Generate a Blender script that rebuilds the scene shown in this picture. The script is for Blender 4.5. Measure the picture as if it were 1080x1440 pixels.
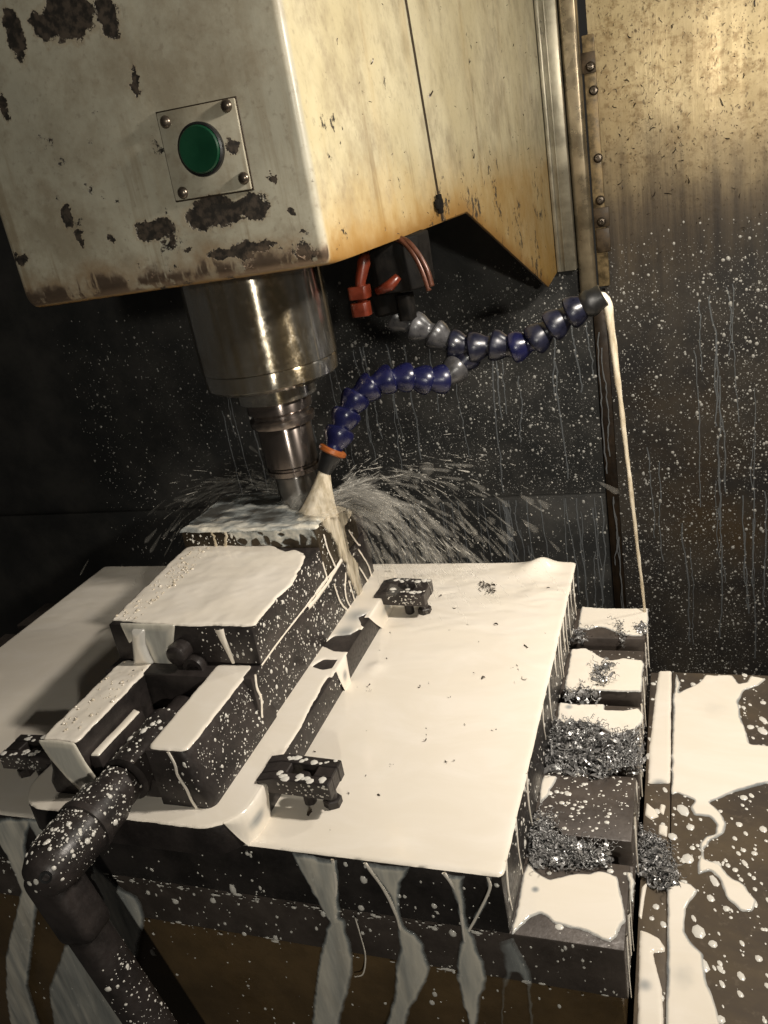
import bpy, bmesh, math, random
import numpy as np
from mathutils import Vector, Matrix

# ------------------------------------------------------------------ camera, world, lamps, exposure
S = bpy.context.scene
COL = S.collection
for o in list(bpy.data.objects):
    bpy.data.objects.remove(o)
cam_d = bpy.data.cameras.new("camera")
cam = bpy.data.objects.new("camera", cam_d)
COL.objects.link(cam)
cam_d.sensor_fit = 'VERTICAL'
cam_d.sensor_height = 36.0
cam_d.sensor_width = 27.0
cam_d.lens = 1160.333 / 1440 * 36.0
cam_d.clip_start = 0.01
cam_d.clip_end = 50
RX = Vector((0.93665417, 0.30759902, -0.16751657))
DN = Vector((-0.03056952, -0.40465137, -0.91395994))
FW = Vector((-0.34891899, 0.86118529, -0.36961524))
m3 = Matrix((RX, -DN, -FW)).transposed()
cam.matrix_world = Matrix.Translation((0, 0, .35)) @ m3.to_4x4()
S.camera = cam

world = bpy.data.worlds.new("World")
S.world = world
world.use_nodes = True
world.node_tree.nodes['Background'].inputs[0].default_value = (1.0, .93, .82, 1)
world.node_tree.nodes['Background'].inputs[1].default_value = 0.022

def lamp(name, loc, target, size, power, color):
    d = bpy.data.lights.new(name, 'AREA')
    d.shape = 'DISK'; d.size = size; d.energy = power; d.color = color
    o = bpy.data.objects.new(name, d); COL.objects.link(o)
    o.location = loc
    o.rotation_euler = (Vector(target) - Vector(loc)).to_track_quat('-Z', 'Y').to_euler()
    return o
lamp("machine_work_lamp", (.15, .43, .485), (-.14, .72, .03), .045, 4.0, (1.0, .92, .815))
lamp("machine_rear_lamp", (.44, .92, .74), (-.10, 1.5, .02), .12, 4.0, (1.0, .94, .83))
rl = lamp("room_lamp", (.34, -.66, .47), (-.30, .5, .30), .04, 1.6, (1.0, .95, .84))

rl.data.spread = math.radians(96)

vs = S.view_settings
vs.view_transform = 'Standard'; vs.look = 'None'; vs.exposure = 0.0; vs.gamma = 1.0
vs.use_curve_mapping = False
S.cycles.max_bounces = 8
S.cycles.transparent_max_bounces = 12
S.cycles.caustics_reflective = False
S.cycles.caustics_refractive = False
try:
    S.cycles.use_denoising = True
except Exception:
    pass

RNG = np.random.default_rng(7)
random.seed(7)
AX, AY = -.3125, .59            # spindle axis
ZT = -.0428                     # machine table top (plate top is z = 0)
ZC = -.0925                     # way cover top

# ------------------------------------------------------------------ node helpers
class G:
    def __init__(s, name):
        s.m = bpy.data.materials.new(name); s.m.use_nodes = True
        s.t = s.m.node_tree; s.b = s.t.nodes['Principled BSDF']
        s._pos = None
    def n(s, t): return s.t.nodes.new(t)
    def put(s, v, sock):
        if v is None: return
        if isinstance(v, bpy.types.NodeSocket): s.t.links.new(v, sock)
        elif isinstance(v, (tuple, list)):
            sock.default_value = tuple(v) + ((1,) if len(v) == 3 and sock.type == 'RGBA' else ())
        else: sock.default_value = v
    def pos(s):
        if s._pos is None: s._pos = s.n('ShaderNodeNewGeometry').outputs['Position']
        return s._pos
    def scaled(s, k, v=None):
        n = s.n('ShaderNodeVectorMath'); n.operation = 'MULTIPLY'
        s.put(v or s.pos(), n.inputs[0]); n.inputs[1].default_value = k
        return n.outputs[0]
    def vadd(s, a, b):
        n = s.n('ShaderNodeVectorMath'); n.operation = 'ADD'
        s.put(a, n.inputs[0]); s.put(b, n.inputs[1]); return n.outputs[0]
    def noise(s, scale, detail=4, rough=.55, vec=None, col=False, dist=0):
        n = s.n('ShaderNodeTexNoise'); s.put(vec or s.pos(), n.inputs['Vector'])
        n.inputs['Scale'].default_value = scale; n.inputs['Detail'].default_value = detail
        n.inputs['Roughness'].default_value = rough; n.inputs['Distortion'].default_value = dist
        return n.outputs['Color' if col else 'Fac']
    def vor(s, scale, vec=None, out='Distance', feat='F1'):
        n = s.n('ShaderNodeTexVoronoi'); n.feature = feat
        s.put(vec or s.pos(), n.inputs['Vector']); n.inputs['Scale'].default_value = scale
        return n.outputs[out]
    def ma(s, op, a, b=None, c=None, clamp=False):
        n = s.n('ShaderNodeMath'); n.operation = op; n.use_clamp = clamp
        s.put(a, n.inputs[0]); s.put(b, n.inputs[1]); s.put(c, n.inputs[2]); return n.outputs[0]
    def step(s, v, a, b, lo=0., hi=1.):
        n = s.n('ShaderNodeMapRange'); n.interpolation_type = 'SMOOTHSTEP'; n.clamp = True
        s.put(v, n.inputs[0]); s.put(a, n.inputs[1]); s.put(b, n.inputs[2])
        s.put(lo, n.inputs[3]); s.put(hi, n.inputs[4]); return n.outputs[0]
    def mix(s, f, a, b):
        n = s.n('ShaderNodeMix'); n.data_type = 'RGBA'
        s.put(f, n.inputs[0]); s.put(a, n.inputs[6]); s.put(b, n.inputs[7]); return n.outputs[2]
    def xyz(s, v=None):
        n = s.n('ShaderNodeSeparateXYZ'); s.put(v or s.pos(), n.inputs[0]); return n.outputs
    def attr(s, name):
        n = s.n('ShaderNodeAttribute'); n.attribute_name = name; return n.outputs['Fac']
    def bump(s, h, strength=.3, dist=.001):
        n = s.n('ShaderNodeBump'); n.inputs['Strength'].default_value = strength
        n.inputs['Distance'].default_value = dist; s.put(h, n.inputs['Height'])
        s.t.links.new(n.outputs[0], s.b.inputs['Normal'])
    def set(s, **k):
        for a, v in k.items():
            s.put(v, s.b.inputs[{'col': 'Base Color', 'rough': 'Roughness', 'metal': 'Metallic', 'spec': 'Specular IOR Level',
                                 'alpha': 'Alpha', 'coat': 'Coat Weight', 'coatr': 'Coat Roughness', 'sss': 'Subsurface Weight',
                                 'trans': 'Transmission Weight', 'ior': 'IOR', 'aniso': 'Anisotropic', 'tang': 'Tangent'}[a]])
        return s.m

def mat_coolant(name='milky_coolant', bubbly=False):
    g = G(name)
    th = g.attr('thick')
    n = g.noise(14, 6, .62, g.scaled((1, 1.9, 1)), dist=1.2)
    thick = g.mix(g.step(n, .35, .75), (.825, .755, .645), (.875, .81, .715))
    if bubbly:
        v = g.vor(420, feat='F1'); thick = g.mix(g.step(v, .25, .5), thick, (.62, .54, .42))
    c = g.mix(g.step(th, .25, .8), (.42, .46, .48), thick)
    a = g.step(th, 0., .85, .12, 1.)
    g.bump(g.ma('ADD', g.ma('MULTIPLY', g.noise(90, 3), .6), g.ma('MULTIPLY', g.noise(320, 3), .25 if bubbly else .03)), .40 if bubbly else .07, .0015)
    return g.set(col=c, rough=.13, spec=.5, alpha=a)
def mat_film():
    g = G('thin_coolant_film')
    th = g.attr('thick')
    n = g.noise(60, 5, .6, g.scaled((1, 1, .22)), dist=.4)
    c = g.mix(g.step(th, .35, .95), (.56, .60, .59), (.88, .82, .69))
    a = g.ma('MULTIPLY', g.step(th, 0., 1., .10, .95), g.step(n, .15, .6, .55, 1.))
    g.bump(g.noise(70, 4, .55, g.scaled((1, 1, .22))), .5, .0025)
    return g.set(col=c, rough=.08, spec=.7, alpha=a, coat=.6, coatr=.04)
def mat_jet():
    g = G('aerated_coolant_jet')
    th = g.attr('thick')
    n = g.noise(190, 4, .6, g.scaled((1, 1, .25)))
    g.bump(n, .2, .0008)
    return g.set(col=g.mix(g.step(n, .3, .7), (.62, .52, .36), (.78, .70, .56)), rough=.35, alpha=g.ma('MULTIPLY', g.step(th, 0., 1., .15, .95), g.step(n, .25, .6, .6, 1.)))
def mat_drop():
    g = G('coolant_drop')
    return g.set(col=(.80, .77, .70), rough=.2, spec=.5, alpha=.85)
def mat_mistdrop():
    g = G('coolant_mist_drop')
    return g.set(col=(.60, .58, .54), rough=.25, alpha=.55)
def mat_spray(name='coolant_spray', a=.24):
    g = G(name)
    return g.set(col=(.90, .86, .77), rough=.4, alpha=a)
def mat_trickle():
    g = G('coolant_trickle')
    return g.set(col=(.42, .44, .45), rough=.25, alpha=.40)
def mat_steel_dark(name, c0, c1, rough=.40, metal=.15, sc=40):
    g = G(name)
    n = g.noise(sc, 6, .65); f = g.noise(sc * 9, 3)
    c = g.mix(g.step(n, .3, .72), c0, c1)
    g.bump(g.ma('ADD', f, g.ma('MULTIPLY', n, .5)), .22, .0006)
    return g.set(col=c, rough=g.step(f, .3, .8, rough - .1, rough + .15), metal=metal, spec=.45)
def mat_pan():
    g = G('oily_way_cover_steel')
    n = g.noise(9, 6, .65, dist=.6); f = g.noise(160, 4, .6)
    c = g.mix(g.step(n, .3, .7), (.075, .062, .054), (.145, .112, .075))
    c = g.mix(g.step(f, .55, .75), c, (.16, .13, .10))
    g.bump(f, .15, .0006)
    return g.set(col=c, rough=.36, metal=.25, spec=.45)
def mat_wall():
    g = G('stained_wall_sheet')
    x, y, z = g.xyz()
    warp = g.noise(3.2, 6, .62)
    edge = g.ma('ADD', z, g.ma('MULTIPLY', g.ma('SUBTRACT', warp, .5), .34))
    streak = g.noise(26, 6, .7, g.scaled((1, 1, .05)))
    edge = g.ma('ADD', edge, g.ma('MULTIPLY', g.ma('SUBTRACT', streak, .5), .16))
    up = g.step(edge, .10, .34)
    n = g.noise(7, 7, .7); fine = g.noise(75, 5, .7)
    yellow = g.mix(g.step(n, .3, .7), (.38, .285, .14), (.57, .46, .265))
    yellow = g.mix(g.ma('MULTIPLY', g.step(fine, .47, .66), .8), yellow, (.22, .145, .06))
    yellow = g.mix(g.ma('MULTIPLY', g.step(g.noise(3.5, 6, .7, g.vadd(g.pos(), (4, 4, 2))), .42, .7), .6), yellow, (.26, .18, .09))
    brown = g.mix(g.step(streak, .3, .75), (.070, .048, .028), (.22, .165, .10))
    dark = g.mix(g.step(n, .35, .72), (.044, .041, .039), (.110, .094, .075))
    dark = g.mix(g.step(g.noise(2.2, 5, .6, g.vadd(g.pos(), (3, 1, 7))), .55, .78), dark, (.115, .076, .038))
    c = g.mix(up, dark, g.mix(g.step(edge, .24, .42), brown, yellow))
    bits = g.step(g.vor(95, g.scaled((1, 1, .55), g.vadd(g.pos(), g.scaled((.02, .02, .02), g.noise(30, 3, col=True))))), .10, .20, 1., 0.)
    bits = g.ma('MULTIPLY', bits, g.step(g.noise(14, 3), .36, .52))
    bits2 = g.step(g.vor(210, g.scaled((1, 1, .6), g.vadd(g.pos(), g.scaled((.012, .012, .012), g.noise(60, 3, col=True))))), .14, .24, 1., 0.)
    bits = g.ma('MAXIMUM', bits, g.ma('MULTIPLY', bits2, g.step(g.noise(20, 3, .6, g.vadd(g.pos(), (8, 1, 1))), .40, .56)))
    c = g.mix(g.ma('MULTIPLY', bits, g.ma('MULTIPLY', up, .8)), c, (.075, .050, .024))
    g.bump(g.ma('ADD', g.ma('MULTIPLY', g.noise(60, 4, .6, g.scaled((8, 1, .25))), .5), fine), .22, .0012)
    return g.set(col=c, rough=g.step(streak, .3, .75, .30, .46), metal=g.ma('MULTIPLY', up, .35), spec=.35)
def mat_column():
    g = G('dark_column_cover')
    n = g.noise(6, 7, .68); f = g.noise(120, 4, .6)
    c = g.mix(g.step(n, .35, .75), (.050, .051, .050), (.125, .118, .106))
    c = g.mix(g.step(f, .62, .74), c, (.075, .068, .06))
    g.bump(f, .25, .001)
    return g.set(col=c, rough=g.step(n, .3, .7, .28, .5), metal=.2, spec=.45)

CHIPS = [
    (-0.3356, 0.4689, 0.0201, 0.0141),
    (-0.3092, 0.4640, 0.0083, 0.0130),
    (-0.3757, 0.4668, 0.0061, 0.0154),
    (-0.3551, 0.4663, 0.0077, 0.0089),
    (-0.4012, 0.4300, 0.0041, 0.0085),
    (-0.3017, 0.4272, 0.0042, 0.0080),
    (-0.3120, 0.3446, 0.0154, 0.0076),
    (-0.2703, 0.3479, 0.0219, 0.0101),
    (-0.2445, 0.3473, 0.0138, 0.0072),
    (-0.4243, 0.3408, 0.0054, 0.0051),
    (-0.3724, 0.3475, 0.0042, 0.0049),
    (-0.3769, 0.3616, 0.0042, 0.0069),
    (-0.3490, 0.3442, 0.0032, 0.0034),
    (-0.2138, 0.3292, 0.0026, 0.0027),
    (-0.2949, 0.3309, 0.0036, 0.0028),
    (-0.2460, 0.3823, 0.0042, 0.0044),
    (-0.2446, 0.4050, 0.0021, 0.0022),
    (-0.2256, 0.3632, 0.0025, 0.0026),
    (-0.2179, 0.3421, 0.0034, 0.0036),
    (-0.2518, 0.3233, 0.0211, 0.0042),
    (-0.2142, 0.3169, 0.0078, 0.0041),
    (-0.2669, 0.3236, 0.0134, 0.0047),
    (-0.3053, 0.4607, 0.0017, 0.0035),
]
def mat_paint():
    g = G('chipped_cream_paint')
    x, y, z = g.xyz()
    big = g.noise(7, 6, .65); mid = g.noise(38, 6, .68); fine = g.noise(210, 4, .6)
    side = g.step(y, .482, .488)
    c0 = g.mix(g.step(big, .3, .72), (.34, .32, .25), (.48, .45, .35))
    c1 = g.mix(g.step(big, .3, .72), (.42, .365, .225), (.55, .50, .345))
    c = g.mix(side, c0, c1)  # front base darker and greyer than side: shade and grime tinted in
    st = g.noise(20, 6, .65, g.scaled((1, 1, .12)))
    c = g.mix(g.ma('MULTIPLY', g.step(st, .52, .8), .6), c, (.33, .22, .09))
    c = g.mix(g.ma('MULTIPLY', g.step(mid, .50, .78), .6), c, (.22, .17, .11))
    c = g.mix(g.ma('MULTIPLY', g.step(fine, .56, .72), .35), c, (.14, .11, .08))
    smud = g.noise(13, 7, .7, g.vadd(g.pos(), (1, 6, 3)))
    c = g.mix(g.ma('MULTIPLY', g.step(smud, .42, .68), .62), c, (.19, .15, .095))
    drip = g.noise(48, 5, .7, g.scaled((1, 1, .07), g.vadd(g.pos(), (0, 3, 0))))
    c = g.mix(g.ma('MULTIPLY', g.ma('MULTIPLY', g.step(drip, .54, .68), g.step(z, .32, .46, 1., .15)), .55), c, (.17, .115, .055))
    rustb = g.ma('MULTIPLY', g.step(g.ma('ADD', z, g.ma('MULTIPLY', mid, .03)), .335, .35, 1., 0.), g.step(smud, .35, .62))
    c = g.mix(g.ma('MULTIPLY', rustb, .55), c, (.22, .12, .045))
    # oily tan staining along the lower rim of the cover and the tail
    low = g.ma('ADD', z, g.ma('MULTIPLY', g.ma('SUBTRACT', mid, .5), .05))
    c = g.mix(g.ma('MULTIPLY', g.step(low, .31, .375, 1., 0.), g.ma('MULTIPLY', side, .55)), c, (.40, .24, .06))
    c = g.mix(g.ma('MULTIPLY', g.step(low, .16, .27, 1., 0.), .65), c, (.42, .23, .04))
    dl = g.ma('ADD', g.ma('MULTIPLY', g.ma('SUBTRACT', y, .852), .3037), g.ma('MULTIPLY', g.ma('SUBTRACT', z, .3045), .953))
    de = g.ma('ADD', g.ma('MAXIMUM', g.ma('SUBTRACT', z, .3045), dl), g.ma('MULTIPLY', g.ma('SUBTRACT', mid, .5), .03))
    c = g.mix(g.ma('MULTIPLY', g.step(de, .0, .022, 1., 0.), g.ma('MULTIPLY', side, .85)), c, (.24, .115, .022))
    # chips: placed patches with ragged edges
    wv = g.vadd(g.pos(), g.scaled((.022, .022, .022), g.vadd(g.noise(75, 5, .7, col=True), (-.5, -.5, -.5))))
    wx, wy, wz = g.xyz(wv)
    chip = None
    for cx, cz, rx, rz in CHIPS:
        dx = g.ma('DIVIDE', g.ma('SUBTRACT', wx, cx), rx); dz = g.ma('DIVIDE', g.ma('SUBTRACT', wz, cz), rz)
        d = g.ma('ADD', g.ma('MULTIPLY', dx, dx), g.ma('MULTIPLY', dz, dz))
        chip = d if chip is None else g.ma('MINIMUM', chip, d)
    front = g.step(y, .4835, .485, 1., 0.)
    placed = g.ma('MULTIPLY', g.step(chip, .8, .95, 1., 0.), front)
    ring = g.ma('MULTIPLY', g.step(chip, .9, 1.5, 1., 0.), front)
    # small scattered chips
    sc = g.noise(58, 7, .78, g.vadd(g.pos(), (5, 2, 1)))
    patch = g.noise(11, 3, .5, g.vadd(g.pos(), (2, 9, 4)))
    lowrim = g.step(z, .325, .36, .07, 0.)
    small = g.step(g.ma('ADD', g.ma('ADD', sc, g.ma('MULTIPLY', g.ma('SUBTRACT', patch, .5), .45)), lowrim), .685, .70)
    chipm = g.ma('MAXIMUM', placed, small)
    bare = g.mix(g.step(fine, .4, .65), (.022, .019, .016), (.07, .055, .042))
    worn = g.ma('MULTIPLY', g.step(g.ma('ADD', z, g.ma('MULTIPLY', g.ma('SUBTRACT', mid, .5), .03)), .3165, .3225, 1., 0.), g.step(g.noise(64, 5, .75, g.scaled((1, 1, .18))), .40, .47))
    worn = g.ma('MULTIPLY', worn, front)
    c = g.mix(g.ma('MULTIPLY', ring, .5), c, (.30, .24, .16))
    c = g.mix(chipm, c, bare)
    c = g.mix(worn, c, (.26, .19, .135))
    h = g.ma('ADD', g.ma('MULTIPLY', chipm, -1.0), g.ma('ADD', g.ma('MULTIPLY', mid, .25), g.ma('MULTIPLY', fine, .10)))
    g.bump(h, .8, .0010)
    return g.set(col=c, rough=g.step(mid, .3, .8, .32, .55), metal=g.ma('MULTIPLY', worn, .8), spec=.4)
def mat_chrome():
    g = G('stained_ground_steel')
    a = g.noise(34, 6, .65, g.scaled((1, 1, .10))); f = g.noise(160, 5, .7); b = g.noise(24, 5, .65)
    c = g.mix(g.step(a, .40, .66), (.66, .64, .59), (.45, .36, .22))
    c = g.mix(g.ma('MULTIPLY', g.step(b, .50, .70), .5), c, (.32, .24, .13))
    c = g.mix(g.step(f, .58, .68), c, (.52, .49, .43))
    g.bump(f, .03, .0004)
    return g.set(col=c, rough=g.step(f, .40, .75, .15, .27), metal=.95, aniso=.88, tang=g.vadd((0, 0, 1), (0, 0, 0)))
def mat_turned(name, c, rough):
    g = G(name); n = g.noise(30, 5, .6)
    return g.set(col=g.mix(g.step(n, .3, .7), tuple(v * .6 for v in c), c), rough=rough, metal=.95, aniso=.8, tang=g.vadd((0, 0, 1), (0, 0, 0)))
def mat_plain(name, c, rough=.4, metal=0., sc=60, var=.35, spec=.5, coat=0.):
    g = G(name)
    n = g.noise(sc, 5, .65)
    d = tuple(v * (1 - var) for v in c)
    f = g.noise(sc * 6, 3); g.bump(f, .10, .0005)
    return g.set(col=g.mix(g.step(n, .3, .7), d, c), rough=g.step(n, .3, .75, rough * .8, rough * 1.25), metal=metal, spec=spec, coat=coat)

M = dict(
    coolant=mat_coolant(), foam=mat_coolant('foamy_coolant', True), film=mat_film(), drop=mat_drop(), mistdrop=mat_mistdrop(), spray=mat_spray(), veil=mat_spray('coolant_veil', .036), trickle=mat_trickle(),
    jet=mat_jet(),
    vise=mat_steel_dark('oiled_black_steel', (.020, .017, .016), (.050, .041, .038)),
    plate=mat_steel_dark('dark_plate_steel', (.016, .014, .013), (.040, .034, .031)),
    table=mat_steel_dark('worn_table_iron', (.048, .038, .032), (.090, .073, .062), .48),
    work=mat_steel_dark('brown_raw_steel', (.040, .030, .019), (.075, .058, .038), .4, .4),
    saddle=mat_steel_dark('brown_saddle_paint', (.075, .050, .025), (.13, .085, .040), .32, .1, 18),
    pan=mat_pan(), wall=mat_wall(), column=mat_column(), paint=mat_paint(), chrome=mat_chrome(),
    holder=mat_turned('tool_holder_steel', (.34, .29, .26), .24),
    cutter=mat_turned('carbide_cutter', (.34, .32, .30), .30),
    trim=mat_plain('greasy_aluminium_trim', (.44, .40, .30), .34, .55, 30, .4),
    screw=mat_plain('oily_screw_steel', (.16, .13, .10), .3, .8),
    green=mat_plain('green_button_plastic', (.005, .045, .020), .33, 0, 30, .3),
    black=mat_plain('black_rubber', (.012, .012, .012), .4, 0),
    blue=mat_plain('blue_hose_plastic', (.008, .009, .046), .28, 0, 70, .4, .6),
    bluedark=mat_plain('grimy_blue_hose_plastic', (.012, .013, .028), .32, 0, 90, .6, .6),
    grey=mat_plain('grimy_grey_hose_plastic', (.075, .073, .075), .3, 0, 90, .6, .6),
    orange=mat_plain('orange_nozzle_ring', (.34, .095, .02), .4, 0, 60, .4),
    red=mat_plain('dirty_red_handle', (.13, .022, .009), .32, 0, 90, .5),
    tube=mat_plain('copper_tube', (.11, .04, .022), .4, .3, 90, .5),
    grime=mat_plain('grimy_cast_block', (.009, .0075, .006), .8, 0., 140, .8, .15),
    chip=mat_plain('bright_steel_chip', (.52, .51, .50), .30, .55, 300, .6),
    sliver=mat_plain('dark_swarf', (.050, .036, .024), .4, .3),
)

# ------------------------------------------------------------------ mesh helpers
def add(name, me, mat, parent=None, smooth=False):
    o = bpy.data.objects.new(name, me); COL.objects.link(o)
    if mat is not None and not me.materials: me.materials.append(M[mat] if isinstance(mat, str) else mat)
    if parent is not None: o.parent = parent
    if smooth:
        me.polygons.foreach_set('use_smooth', np.ones(len(me.polygons), bool))
    return o
def tag(o, label=None, cat=None, group=None, kind=None):
    if label: o['label'] = label
    if cat: o['category'] = cat
    if group: o['group'] = group
    if kind: o['kind'] = kind
    return o
def thing(name, label, cat, group=None, loc=(0, 0, 0)):
    o = bpy.data.objects.new(name, None); COL.objects.link(o); o.empty_display_size = .02; o.location = loc
    return tag(o, label, cat, group)
def pyd(name, v, f, mat, parent=None, smooth=True, attr=None):
    me = bpy.data.meshes.new(name)
    if isinstance(f, np.ndarray):
        v = np.asarray(v, np.float32); k = f.shape[1]
        me.vertices.add(len(v)); me.vertices.foreach_set('co', v.ravel())
        me.loops.add(f.size); me.loops.foreach_set('vertex_index', f.astype(np.int32).ravel())
        me.polygons.add(len(f)); me.polygons.foreach_set('loop_start', np.arange(0, f.size, k, dtype=np.int32))
        me.polygons.foreach_set('loop_total', np.full(len(f), k, np.int32))
        me.update(calc_edges=True); me.validate()
    else:
        me.from_pydata([tuple(p) for p in v], [], f); me.update()
    if attr is not None:
        at = me.attributes.new('thick', 'FLOAT', 'POINT'); at.data.foreach_set('value', np.asarray(attr, np.float32))
    return add(name, me, mat, parent, smooth)
def bm_obj(name, bm, mat, parent=None, smooth_angle=None):
    me = bpy.data.meshes.new(name)
    bmesh.ops.recalc_face_normals(bm, faces=bm.faces)
    bm.to_mesh(me); bm.free()
    o = add(name, me, mat, parent)
    if smooth_angle is not None:
        me.polygons.foreach_set('use_smooth', np.ones(len(me.polygons), bool))
        try: me.set_sharp_from_angle(angle=math.radians(smooth_angle))
        except Exception: pass
    return o
def bevel(bm, w, seg=2, sel=None):
    e = [e for e in bm.edges if sel is None or sel(e)]
    if w and e: bmesh.ops.bevel(bm, geom=e, offset=w, segments=seg, profile=.5, affect='EDGES', clamp_overlap=True)
def prism(name, prof, axis, a, b, mat, parent=None, bev=.0, seg=2, sel=None, smooth=35):
    """extrude a 2D outline along axis from a to b; outline lies in the other two axes in x,y,z order"""
    bm = bmesh.new()
    def P(u, v, w): return {'x': (w, u, v), 'y': (u, w, v), 'z': (u, v, w)}[axis]
    va = [bm.verts.new(P(u, v, a)) for u, v in prof]; vb = [bm.verts.new(P(u, v, b)) for u, v in prof]
    bm.faces.new(va); bm.faces.new(vb[::-1])
    for i in range(len(prof)):
        j = (i + 1) % len(prof); bm.faces.new((va[j], va[i], vb[i], vb[j]))
    bmesh.ops.recalc_face_normals(bm, faces=bm.faces)
    bevel(bm, bev, seg, sel)
    return bm_obj(name, bm, mat, parent, smooth)
def box(name, x, y, z, mat, parent=None, bev=.001, seg=2, sel=None):
    return prism(name, [(x[0], y[0]), (x[1], y[0]), (x[1], y[1]), (x[0], y[1])], 'z', z[0], z[1], mat, parent, bev, seg, sel)
def frame(d):
    d = np.asarray(d, float); d /= np.linalg.norm(d)
    a = np.array([0, 0, 1.]) if abs(d[2]) < .9 else np.array([1., 0, 0])
    u = np.cross(a, d); u /= np.linalg.norm(u); return u, np.cross(d, u), d
def lathe(name, prof, origin, direction, mat, parent=None, n=48, smooth=40, jitter=0):
    """prof: (radius, height along direction)"""
    u, v, d = frame(direction); o = np.asarray(origin, float)
    vs_, fs = [], []
    for r, h in prof:
        for k in range(n):
            a = 2 * math.pi * k / n; vs_.append(o + d * h + (u * math.cos(a) + v * math.sin(a)) * max(r, 1e-5))
    for i in range(len(prof) - 1):
        for k in range(n):
            k2 = (k + 1) % n; fs.append((i * n + k, i * n + k2, (i + 1) * n + k2, (i + 1) * n + k))
    fs.append(tuple(range(n - 1, -1, -1))); fs.append(tuple((len(prof) - 1) * n + k for k in range(n)))
    bm = bmesh.new(); bv = [bm.verts.new(p) for p in vs_]
    for f in fs:
        try: bm.faces.new([bv[i] for i in f])
        except ValueError: pass
    return bm_obj(name, bm, mat, parent, smooth)
def cyl(name, p, q, r, mat, parent=None, n=24, ch=.0008, r2=None):
    L = float(np.linalg.norm(np.subtract(q, p))); r2 = r if r2 is None else r2
    return lathe(name, [(r - ch, 0), (r, ch), (r2, L - ch), (r2 - ch, L)], p, np.subtract(q, p), mat, parent, n)
def catmull(P, n=8):
    P = np.asarray(P, float); Q = np.vstack([2 * P[0] - P[1], P, 2 * P[-1] - P[-2]]); out = []
    for i in range(1, len(Q) - 2):
        for k in range(n):
            t = k / n
            out.append(.5 * (2 * Q[i] + (Q[i + 1] - Q[i - 1]) * t + (2 * Q[i - 1] - 5 * Q[i] + 4 * Q[i + 1] - Q[i + 2]) * t * t + (3 * Q[i] - Q[i - 1] - 3 * Q[i + 1] + Q[i + 2]) * t ** 3))
    out.append(P[-1]); return np.array(out)
def tube_arrays(P, R, n=8, flat=None):
    """flat: (normal, factor) squashes the section along a normal"""
    P = np.asarray(P, float); R = np.broadcast_to(np.asarray(R, float), (len(P),))
    T = np.gradient(P, axis=0); T /= np.linalg.norm(T, axis=1)[:, None] + 1e-12
    V, F = [], []
    ref = np.array([0, 0, 1.]) if abs(T[0][2]) < .9 else np.array([1., 0, 0])
    if flat is not None: ref = np.asarray(flat[0], float)
    for i in range(len(P)):
        u = np.cross(ref, T[i]); u /= np.linalg.norm(u) + 1e-12; w = np.cross(T[i], u)
        if flat is None: ref = w
        k = flat[1] if flat is not None else 1
        for a in range(n):
            t = 2 * math.pi * a / n; V.append(P[i] + R[i] * (u * math.cos(t) + w * math.sin(t) * k))
    for i in range(len(P) - 1):
        for a in range(n):
            b = (a + 1) % n; F.append((i * n + a, i * n + b, (i + 1) * n + b, (i + 1) * n + a))
    return np.array(V), F
def tube(name, P, R, mat, parent=None, n=12, flat=None, thick=None):
    V, F = tube_arrays(P, R, n, flat)
    F = F + [tuple(range(n - 1, -1, -1)), tuple(len(V) - n + k for k in range(n))]
    return pyd(name, V, F, mat, parent, True, None if thick is None else np.full(len(V), thick))
def tubes(name, items, mat, n=6, thick=None):
    VV, FF, o = [], [], 0
    for P, R, fl in items:
        V, F = tube_arrays(P, R, n, fl); VV.append(V); FF += [tuple(i + o for i in f) for f in F]; o += len(V)
    V = np.vstack(VV); return pyd(name, V, np.array(FF), mat, None, True, None if thick is None else np.full(len(V), thick))

def vnoise(x, y, seed=0, octs=3):
    r = np.random.default_rng(seed); out = 0; amp = 1; tot = 0
    for k in range(octs):
        T = r.random((64, 64)); xi = np.floor(x).astype(int); yi = np.floor(y).astype(int)
        fx = x - xi; fy = y - yi; fx = fx * fx * (3 - 2 * fx); fy = fy * fy * (3 - 2 * fy)
        g = lambda a, b: T[a % 64, b % 64]
        out = out + amp * ((g(xi, yi) * (1 - fx) + g(xi + 1, yi) * fx) * (1 - fy) + (g(xi, yi + 1) * (1 - fx) + g(xi + 1, yi + 1) * fx) * fy)
        tot += amp; amp *= .5; x = x * 2.03 + 7.1; y = y * 2.03 + 3.3
    return out / tot - .5
def chaikin(P, it=2):
    P = np.asarray(P, float); Q = []
    for i in range(len(P)):
        a, c = P[i], P[(i + 1) % len(P)]; L = np.linalg.norm(c - a); k = min(.34, .0035 / (L + 1e-9))
        Q += [a, a + (c - a) * k, c - (c - a) * k]
    P = np.array(Q)
    for _ in range(it):
        Q = np.roll(P, -1, 0); P = np.stack([.75 * P + .25 * Q, .25 * P + .75 * Q], 1).reshape(-1, 2)
    return P
def sd_poly(X, Y, P):
    d = np.full(X.shape, 1e9); ins = np.zeros(X.shape, bool)
    for i in range(len(P)):
        ax, ay = P[i]; bx, by = P[(i + 1) % len(P)]
        ex, ey = bx - ax, by - ay; wx, wy = X - ax, Y - ay
        t = np.clip((wx * ex + wy * ey) / (ex * ex + ey * ey + 1e-18), 0, 1)
        d = np.minimum(d, (wx - ex * t) ** 2 + (wy - ey * t) ** 2)
        c = ((ay <= Y) & (by > Y)) | ((by <= Y) & (ay > Y))
        with np.errstate(divide='ignore', invalid='ignore'):
            xi = ax + (Y - ay) / (by - ay) * ex
        ins ^= c & (X < xi)
    return np.where(ins, 1, -1) * np.sqrt(d)
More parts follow.
